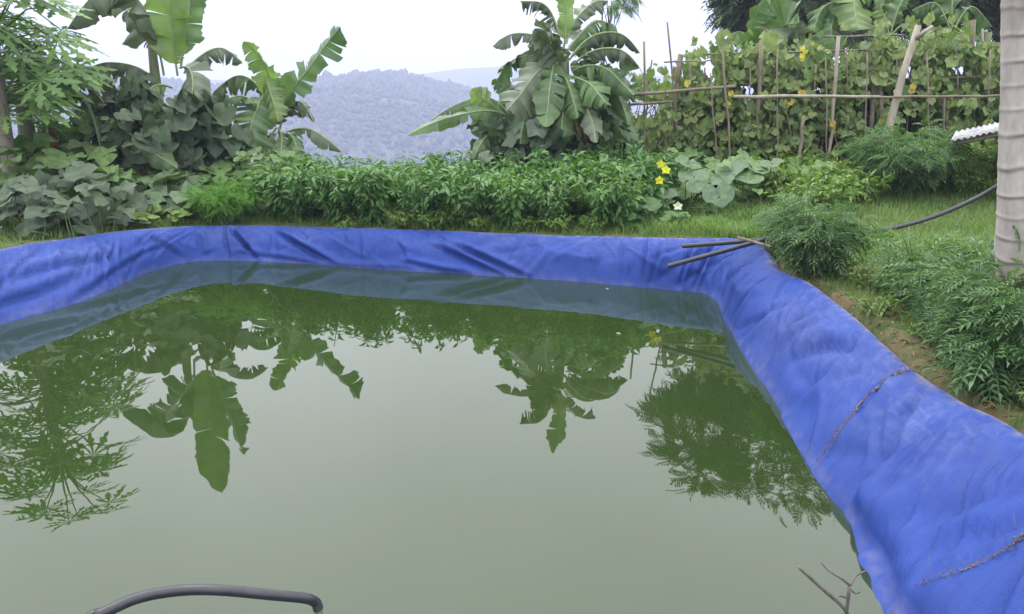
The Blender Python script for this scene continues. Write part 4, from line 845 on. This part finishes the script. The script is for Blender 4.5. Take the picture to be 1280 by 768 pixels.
# climbing vines on the trellis, one plant per stretch
vg = 'climbing vines on the trellis'
vn = 0
vl = {0: 'climbing vine at the left end of the trellis, around the bare forked pole', 1: 'trellis vine just left of the end of the pale bamboo rail', 2: 'climbing vine on the trellis around the left end of the pale rail',
      3: 'trellis vine between the thick tan post and the tall pale pole', 4: 'climbing vine behind the tall pale bamboo pole of the trellis', 5: 'trellis vine between the tall pale pole and the leaning lopped trunk',
      6: 'climbing vine around the leaning lopped trunk', 7: 'climbing vine on the trellis above the corrugated roof', 8: 'climbing vine at the right end of the trellis beside the ringed trunk'}
edges = [790, 852, 905, 955, 1010, 1060, 1105, 1155, 1205, 1275]
tops = [98, 88, 70, 62, 58, 60, 56, 50, 46]
for k in range(9):
    x0, x1 = edges[k], edges[k + 1]; Yc = 11.75; c = at((x0 + x1) / 2, Yc); rt = thing('climbing_vine', vl[k], 'vine', c, vg); fb_, sb = MB(), MB(); n = 2500 if k else 1000
    px = rng.uniform(x0 - 8, x1 + 8, n); tp = tops[k] + 34 * (vnoise(px * .06, px * 0 + 7) - .5) + 26 * (vnoise(px * .19, px * 0 + 2) - .5) - 22 * (rng.random(n) < .12); gy_ = 205.
    py = tp + (gy_ - tp) * rng.random(n) ** .95; yy = Yc + rng.uniform(-.75, .7, n) - .25 * (py - tp) / (gy_ - tp)
    dens = vnoise(px * .045 + 3, py * .045); keep = dens + rng.random(n) * .45 > .56; px, py, yy = px[keep], py[keep], yy[keep]; n = len(px)
    P = np.array([ony(a_, b_, c_) for a_, b_, c_ in zip(px, py, yy)]); P[:, 2] = np.maximum(P[:, 2], ground_z(P[:, 0], P[:, 1]) + .08)
    nn = np.array([0, -.4, 1.]) + rng.normal(0, .6, (n, 3)); ax = np.column_stack([rng.normal(0, .7, n), rng.normal(-.3, .3, n), -.5 - rng.random(n)]); g = rng.integers(0, 3, n); sz = rng.uniform(.045, .125, n) * np.where(rng.random(n) < .1, 1.7, 1)
    for t in range(3): fb_.scatter(T_VINE[t], P[g == t], ax[g == t], nn[g == t], sz[g == t])
    for q in range(46):
        e = P[rng.integers(0, n)]; e2 = P[rng.integers(0, n)]; b_ = np.array([e[0] + rng.normal(0, .1), Yc, ground_z(e[0], Yc)]); tq = np.linspace(0, 1, 8)[:, None]
        C_ = b_ * (1 - tq) ** 2 + 2 * tq * (1 - tq) * (e + np.array([0, 0, .3])) + tq ** 2 * e2 + rng.normal(0, .02, (8, 3)); sb.tube(C_, .006, 4, 0, False)
    part('stem', sb, M['pole_tan'], rt); part('foliage', fb_, M['vine'], rt)
    yl = {1: [(858, 100)], 2: [(913, 120)], 3: [(988, 135), (1000, 118), (1003, 66)], 4: [(1040, 157), (1046, 158), (1000, 70)], 5: [(1110, 145), (1105, 150)], 6: [(1143, 110), (1118, 112)], 8: [(1258, 58)]}.get(k)
    if yl:
        f = MB(); Pf = np.array([ony(a_ + rng.normal(0, 3), b_ + rng.normal(0, 3), 10.85 + rng.normal(0, .03)) for a_, b_ in yl for _ in range(2)]); m_ = len(Pf)
        f.scatter(T_VINE[0], Pf, np.column_stack([rng.normal(0, .5, m_), 0 * Pf[:, 0], -np.ones(m_)]), np.array([0, -1, .5]) + rng.normal(0, .3, (m_, 3)), rng.uniform(.05, .09, m_)); part('yellow_leaves', f, M['vine_yellow'], rt)

# ------------------------------------------------------------------ pipes, hoses, twigs
def curve_pts(P, n=10):
    P = np.asarray(P, float); Q = np.vstack([2 * P[0] - P[1], P, 2 * P[-1] - P[-2]]); o = []
    for i in range(1, len(Q) - 2):
        t = np.linspace(0, 1, n, endpoint=False)[:, None]; p0, p1, p2, p3 = Q[i - 1:i + 3]
        o.append(.5 * ((2 * p1) + (-p0 + p2) * t + (2 * p0 - 5 * p1 + 4 * p2 - p3) * t * t + (-p0 + 3 * p1 - 3 * p2 + p3) * t ** 3))
    return np.vstack(o + [P[-1:]])
def pipe(mb, P, r, k=12):
    mb.tube(P, r, k, 0, False); P = np.asarray(P)
    T = nrm(P[0] - P[1]); mb.tube([P[0] + T * .001, P[0] - T * .05], r * .72, k, 0, True)   # bore
w = MB(); pipe(w, curve_pts([ony(853, 308, 7.05), ony(905, 304, 6.95), ony(960, 299, 6.85)]), .019); solo('drain_pipe', w, M['rubber'], 'upper, more level black pipe jutting over the far right liner corner', 'pipe', 'black pipes at the pond corner')
w = MB(); pipe(w, curve_pts([ony(835, 333, 6.75), ony(890, 318, 6.75), ony(955, 300, 6.75)]), .019); solo('drain_pipe', w, M['rubber'], 'lower, slanting black pipe whose end hangs nearer the water', 'pipe', 'black pipes at the pond corner')
w = MB(); w.tube(curve_pts([ony(922, 297, 6.7), ony(940, 302, 6.65), ony(965, 309, 6.5)]), [.012] * 20 + [.007], 6); solo('stick', w, M['pole'], 'short brown stick lying across the two black pipes at the corner', 'stick')
w = MB(); w.tube(curve_pts([ony(1330, 190, 7.6), ony(1262, 224, 7.75), ony(1220, 248, 7.85), ony(1170, 270, 7.85), ony(1120, 284.5, 7.75), ony(1075, 291.5, 7.55), ony(1020, 299, 7.2), ony(965, 302, 6.9)]), .021, 10); solo('irrigation_hose', w, M['rubber'], 'black hose sagging from behind the ringed trunk down to the grass', 'hose')
h = MB(); P = curve_pts([np.array([-1.75, .95, .5]), onz(60, 800, .42), onz(130, 766, .42), onz(175, 747, .42), onz(225, 738.5, .41), onz(275, 738, .40), onz(340, 744, .36), onz(380, 748, .32), onz(394, 753, .29), onz(398, 762, .265)], 12)
hr = thing('pump_hose', 'black hose arching over the water at the bottom of the photo', 'hose', tuple(P[0])); h.tube(P, .0165, 14); part('tube', h, M['rubber'], hr)
f = MB(); f.tube([P[-1] + (P[-1] - P[-2]) * .2, P[-1] + UP * -.03, P[-1] + UP * -.075], [.013, .0125, .012], 10); M['green_fit'] = plain_mat('green_fitting', (.08, .14, .04), .6, .4); part('nozzle', f, M['green_fit'], hr)
for p_ in ([np.array(P[14]), 0],):
    pass
# driftwood branch by the right waterline
w = MB(); b0 = onz(1066, 790, .0); 
w.tube(curve_pts([b0, onz(1056, 762, .08), onz(1030, 738, .16), onz(998, 709, .26)]), np.linspace(0.0083, 0.0056, 31), 7)
w.tube(curve_pts([onz(1058, 766, .08), onz(1061, 742, .17), onz(1062, 730, .2)]), .006, 6); w.tube(curve_pts([onz(1062, 731, .2), onz(1050, 722, .24), onz(1037, 714, .26), onz(1026, 703, .3)]), np.linspace(0.0060, 0.0028, 31), 6)
w.tube(curve_pts([onz(1062, 733, .19), onz(1070, 720, .22), onz(1082, 714, .24)]), np.linspace(0.0060, 0.0021, 21), 6); w.tube(curve_pts([onz(1060, 748, .15), onz(1050, 745, .16), onz(1045, 748, .16)]), np.linspace(0.0045, 0.0021, 21), 6)
w.tube(curve_pts([onz(1064, 738, .18), onz(1070, 742, .16), onz(1076, 740, .18)]), np.linspace(0.0037, 0.0014, 21), 5)
solo('dead_branch', w, M['driftwood'], 'bare forked dead branch sticking out of the water at the bottom right', 'branch')
# dry vine stems lying across the liner
def on_tarp(px, py, off=.008):
    PX2, PY2 = proj(TP); d = (PX2 - px) ** 2 + (PY2 - py) ** 2; i, j = np.unravel_index(np.argmin(d), d.shape); return TP[i, j] + NR[i, j] * off
def dry_vine(label, pts, hairs, r=.0035):
    w = MB(); P = curve_pts([on_tarp(*p_) for p_ in pts], 14); P += rng.normal(0, .004, P.shape); rr_ = r * (.25 + 1.1 * vnoise(np.arange(len(P)) * .35, np.arange(len(P)) * 0 + hairs)) * np.linspace(1.5, .5, len(P)); w.tube(P, rr_, 5); w.tube(P + rng.normal(0, .005, P.shape), rr_ * .6, 4)
    for i in range(hairs):
        k = int(rng.random() ** 1.3 * (len(P) - 1)); e = P[k] + rng.normal(0, .035, 3) + [0, 0, .015]; w.tube([P[k], (P[k] + e) / 2 + rng.normal(0, .006, 3), e], [r * .4, r * .35, r * .2], 4)
    solo('dry_vine_stem', w, M['rope'], label, 'dry stem')
dry_vine('dry brown vine stem crossing the right liner from bank to water', [(1150, 468), (1118, 472), (1098, 487), (1075, 508), (1045, 545), (1020, 577)], 26)
dry_vine('dry twigs on the liner nearest the bottom right corner', [(1280, 672), (1255, 688), (1225, 703), (1185, 722), (1150, 732)], 30, .002)
# a few bits afloat
for i, (px, py, lab) in enumerate([(893, 372, 'pale fallen leaf floating in the far right corner of the pond'), (770, 417, 'small pale leaf afloat under the reflected banana leaves'), (757, 361, 'tiny pale speck of leaf afloat close to the far rim')]):
    w = MB(); w.scatter(T_CHILLI, [onz(px, py, .006)], [np.array([1, .3, 0])], [UP], .07 - .015 * i); solo('floating_leaf', w, M['flower_white'], lab, 'leaf')
# white strip against the trunk
w = MB(); w.tube(curve_pts([onz(1243, 345, .47), ony(1246, 300, 4.3), ony(1253, 245, 4.25)]), .011, 6); w.tube(curve_pts([onz(1240, 342, .47), ony(1243, 318, 4.28), ony(1249, 290, 4.24)]), .008, 6); M['white_plastic'] = plain_mat('white_plastic', (.62, .63, .66), .5, .5, .1); solo('plastic_strip', w, M['white_plastic'], 'white plastic strip leaning on the left side of the ringed trunk', 'strip')

# corrugated roof of a low shelter
A_, B_ = ony(1188, 176, 8.6), ony(1262, 160, 8.6); dirx = nrm(B_ - A_); n = 130; LS = 1.7; ss = np.linspace(0, LS, n); depth = np.array([.70, 1.3, -.005]); V = []
sh = thing('shelter', 'low shelter with a pale corrugated roof left of the ringed trunk', 'shelter', (A_[0] + .9, 9.2, ground_z(A_[0] + .9, 9.2)))
nup = nrm(np.cross(dirx, depth)); nup = nup * np.sign(nup[2])
for off in (0, -.010):
    for dd in (0, 1):
        for s_ in ss: V.append(A_ + dirx * s_ + depth * dd + nup * (.010 * math.sin(s_ / .062 * 6.283) + off))
F = [(i, i + 1, n + i + 1, n + i) for i in range(n - 1)] + [(2 * n + i, 3 * n + i, 3 * n + i + 1, 2 * n + i + 1) for i in range(n - 1)] + [(i, 2 * n + i, 2 * n + i + 1, i + 1) for i in range(n - 1)] + [(0, n, 3 * n, 2 * n)]
w = MB(); w.add(V, F); M['roof'] = plain_mat('fibre_roof', (.30, .30, .31), .8, .25, .4, 6); part('roof', w, M['roof'], sh)
w = MB(); a_ = A_ + dirx * .06 - nup * .045 + depth * .03; w.tube([a_, a_ + dirx * 1.6], .022, 6); part('beam', w, M['bark'], sh)
for q, dd in ((.7, .06), (1.55, .06), (.7, .9), (1.55, .9)):
    t_ = A_ + dirx * q + depth * dd - nup * .05; w = MB(); w.tube([np.array([t_[0], t_[1], ground_z(t_[0], t_[1]) - .1]), t_], .03, 8); part('post', w, M['pole'], sh)

# ------------------------------------------------------------------ grass and litter
def grass(n, xr, yr, size, cond, dmin=.04):
    X = rng.uniform(*xr, n); Y = rng.uniform(*yr, n); z, d, ins = ground_z(X, Y, True); k = ~ins & (d > dmin) & cond(X, Y, d) ; X, Y, z = X[k], Y[k], z[k]; n = len(X)
    a_ = rng.uniform(0, 6.28, n); ln = rng.uniform(.15, .9, n); return np.column_stack([X, Y, z - .005]), np.column_stack([np.cos(a_) * ln, np.sin(a_) * ln, np.ones(n)]), np.column_stack([-np.cos(a_), -np.sin(a_), .3 + 0 * a_]), size * rng.uniform(.5, 1.3, n)
gm = MB()
patch = lambda X, Y: vnoise(X * 2.2, Y * 2.2)
for a_ in (grass(95000, (1.2, 6.2), (6.6, 11.5), .085, lambda X, Y, d: rng.random(len(X)) < .35 + .65 * patch(X, Y)),
           grass(30000, (1.9, 5.0), (2.6, 7.2), .065, lambda X, Y, d: (rng.random(len(X)) < patch(X, Y) * 1.3 - .25) & (d > .25)),
           grass(24000, (1.8, 3.2), (2.4, 7.0), .05, lambda X, Y, d: (rng.random(len(X)) < patch(X * 2, Y * 2) * 1.3 - .2) & (d < .45)),
           grass(36000, (-4.5, 2.2), (8.0, 10.0), .08, lambda X, Y, d: rng.random(len(X)) < .4 + .6 * patch(X, Y)),
           grass(14000, (1.3, 3.4), (7.0, 9.2), .14, lambda X, Y, d: patch(X, Y) > .4),
           grass(9000, (-7, -3.4), (6, 9.2), .09, lambda X, Y, d: patch(X, Y) > .35)):
    gm.scatter(T_BLADE, *a_)
struct('grass', gm.mesh('grass', M['grass'], smooth=False), 'stuff', label='short uneven grass and tufts growing on the pond banks', category='grass')
lm = MB(); X = rng.uniform(1.8, 4.6, 16000); Y = rng.uniform(2.4, 7.4, 16000); z, d, ins = ground_z(X, Y, True); k = ~ins & (d > .05) & (rng.random(16000) < np.exp(-d / .5) * (.3 + vnoise(X * 3, Y * 3))); X, Y, z = X[k], Y[k], z[k]; n = len(X); a_ = rng.uniform(0, 6.28, n)
lm.scatter(T_LANCE, np.column_stack([X, Y, z + .008]), np.column_stack([np.cos(a_), np.sin(a_), rng.normal(.1, .15, n)]), UP + rng.normal(0, .4, (n, 3)), rng.uniform(.02, .075, n))
X = rng.uniform(-4.4, 2.1, 2500); Y = rng.uniform(7, 9.4, 2500); z, d, ins = ground_z(X, Y, True); k = ~ins & (d > .03) & (d < .3); X, Y, z = X[k], Y[k], z[k]; n = len(X); a_ = rng.uniform(0, 6.28, n)
lm.scatter(T_LANCE, np.column_stack([X, Y, z + .01]), np.column_stack([np.cos(a_), np.sin(a_), 0 * a_]), UP + rng.normal(0, .4, (n, 3)), rng.uniform(.02, .06, n))
struct('leaf_litter', lm.mesh('leaf_litter', M['dry_leaf'], smooth=False), 'stuff', label='dry brown leaf scraps on the bare soil along the rim', category='leaf litter')

# ------------------------------------------------------------------ haze, sky, sun
hv = MB(); x0, x1, y0, y1, z0, z1 = -1600, 1600, -500, 1750, -125, 75
hv.add([(x0, y0, z0), (x1, y0, z0), (x1, y1, z0), (x0, y1, z0), (x0, y0, z1), (x1, y0, z1), (x1, y1, z1), (x0, y1, z1)], [(3, 2, 1, 0), (4, 5, 6, 7), (0, 1, 5, 4), (1, 2, 6, 5), (2, 3, 7, 6), (3, 0, 4, 7)])
m, nt, out = newmat('haze'); pv = nd(nt, 'ShaderNodeVolumePrincipled', i_Density=.0012, i_Anisotropy=.0); pv.inputs['Color'].default_value = (.60, .63, .95, 1); nt.links.new(pv.outputs[0], out.inputs['Volume'])
m.cycles.homogeneous_volume = True if hasattr(m.cycles, 'homogeneous_volume') else None
struct('haze', hv.mesh('haze', m, smooth=False), 'stuff', label='pale blue mountain haze filling the valley air', category='haze')

SUN_EL, SUN_AZ = R(58), R(-35)
wd_ = bpy.data.worlds.new('World'); S.world = wd_; wd_.use_nodes = True; nt = wd_.node_tree; lk = nt.links.new
for n in list(nt.nodes): nt.nodes.remove(n)
wo = nt.nodes.new('ShaderNodeOutputWorld'); bg = nt.nodes.new('ShaderNodeBackground'); sky = nt.nodes.new('ShaderNodeTexSky'); sky.sky_type = 'NISHITA'; sky.sun_disc = False; sky.sun_elevation = SUN_EL; sky.sun_rotation = SUN_AZ; sky.dust_density = 4; sky.altitude = 800
hs = nd(nt, 'ShaderNodeHueSaturation', i_Saturation=.25); lk(sky.outputs[0], hs.inputs['Color'])
tc = nd(nt, 'ShaderNodeTexCoord'); nz = nd(nt, 'ShaderNodeTexNoise', i_Scale=2.2, i_Detail=4); lk(tc.outputs['Generated'], nz.inputs['Vector'])
cl = ramp(nt, [(.3, (4.3, 4.35, 4.45)), (.7, (6.0, 6.05, 6.0))]); 
for e in cl.color_ramp.elements: e.color = tuple(x for x in e.color)
cr = nd(nt, 'ShaderNodeMapRange', i_1=.3, i_2=.7, i_3=7.0, i_4=8.6); lk(nz.outputs[0], cr.inputs[0])
cc = nd(nt, 'ShaderNodeVectorMath', operation='SCALE'); cc.inputs[0].default_value = (.985, 1.0, 1.01); 
sx = nd(nt, 'ShaderNodeSeparateXYZ'); lk(tc.outputs['Generated'], sx.inputs[0]); gz_ = nd(nt, 'ShaderNodeMapRange', i_1=0, i_2=1, i_3=1, i_4=2.7); lk(sx.outputs[2], gz_.inputs[0])
ml = nd(nt, 'ShaderNodeMath', operation='MULTIPLY'); lk(cr.outputs[0], ml.inputs[0]); lk(gz_.outputs[0], ml.inputs[1]); lk(ml.outputs[0], cc.inputs['Scale'])
nt.nodes.remove(cl)
mx = nd(nt, 'ShaderNodeMix', data_type='RGBA'); mx.inputs[0].default_value = .8; lk(hs.outputs[0], mx.inputs[6]); lk(cc.outputs[0], mx.inputs[7])
lk(mx.outputs[2], bg.inputs[0]); bg.inputs[1].default_value = .1; lk(bg.outputs[0], wo.inputs[0])
sd = bpy.data.lights.new('sun', 'SUN'); sd.energy = .6; sd.angle = R(20); sd.color = (1, .97, .92); so_ = bpy.data.objects.new('sun', sd); COL.objects.link(so_); so_.rotation_euler = (R(90) - SUN_EL, 0, R(180) - SUN_AZ); so_.location = (0, 0, 30)
vs = S.view_settings; vs.view_transform = 'Standard'; vs.look = 'None'; vs.exposure = 1.22; vs.gamma = 1; vs.use_curve_mapping = False
S.cycles.volume_bounces = 1; S.cycles.max_bounces = 6
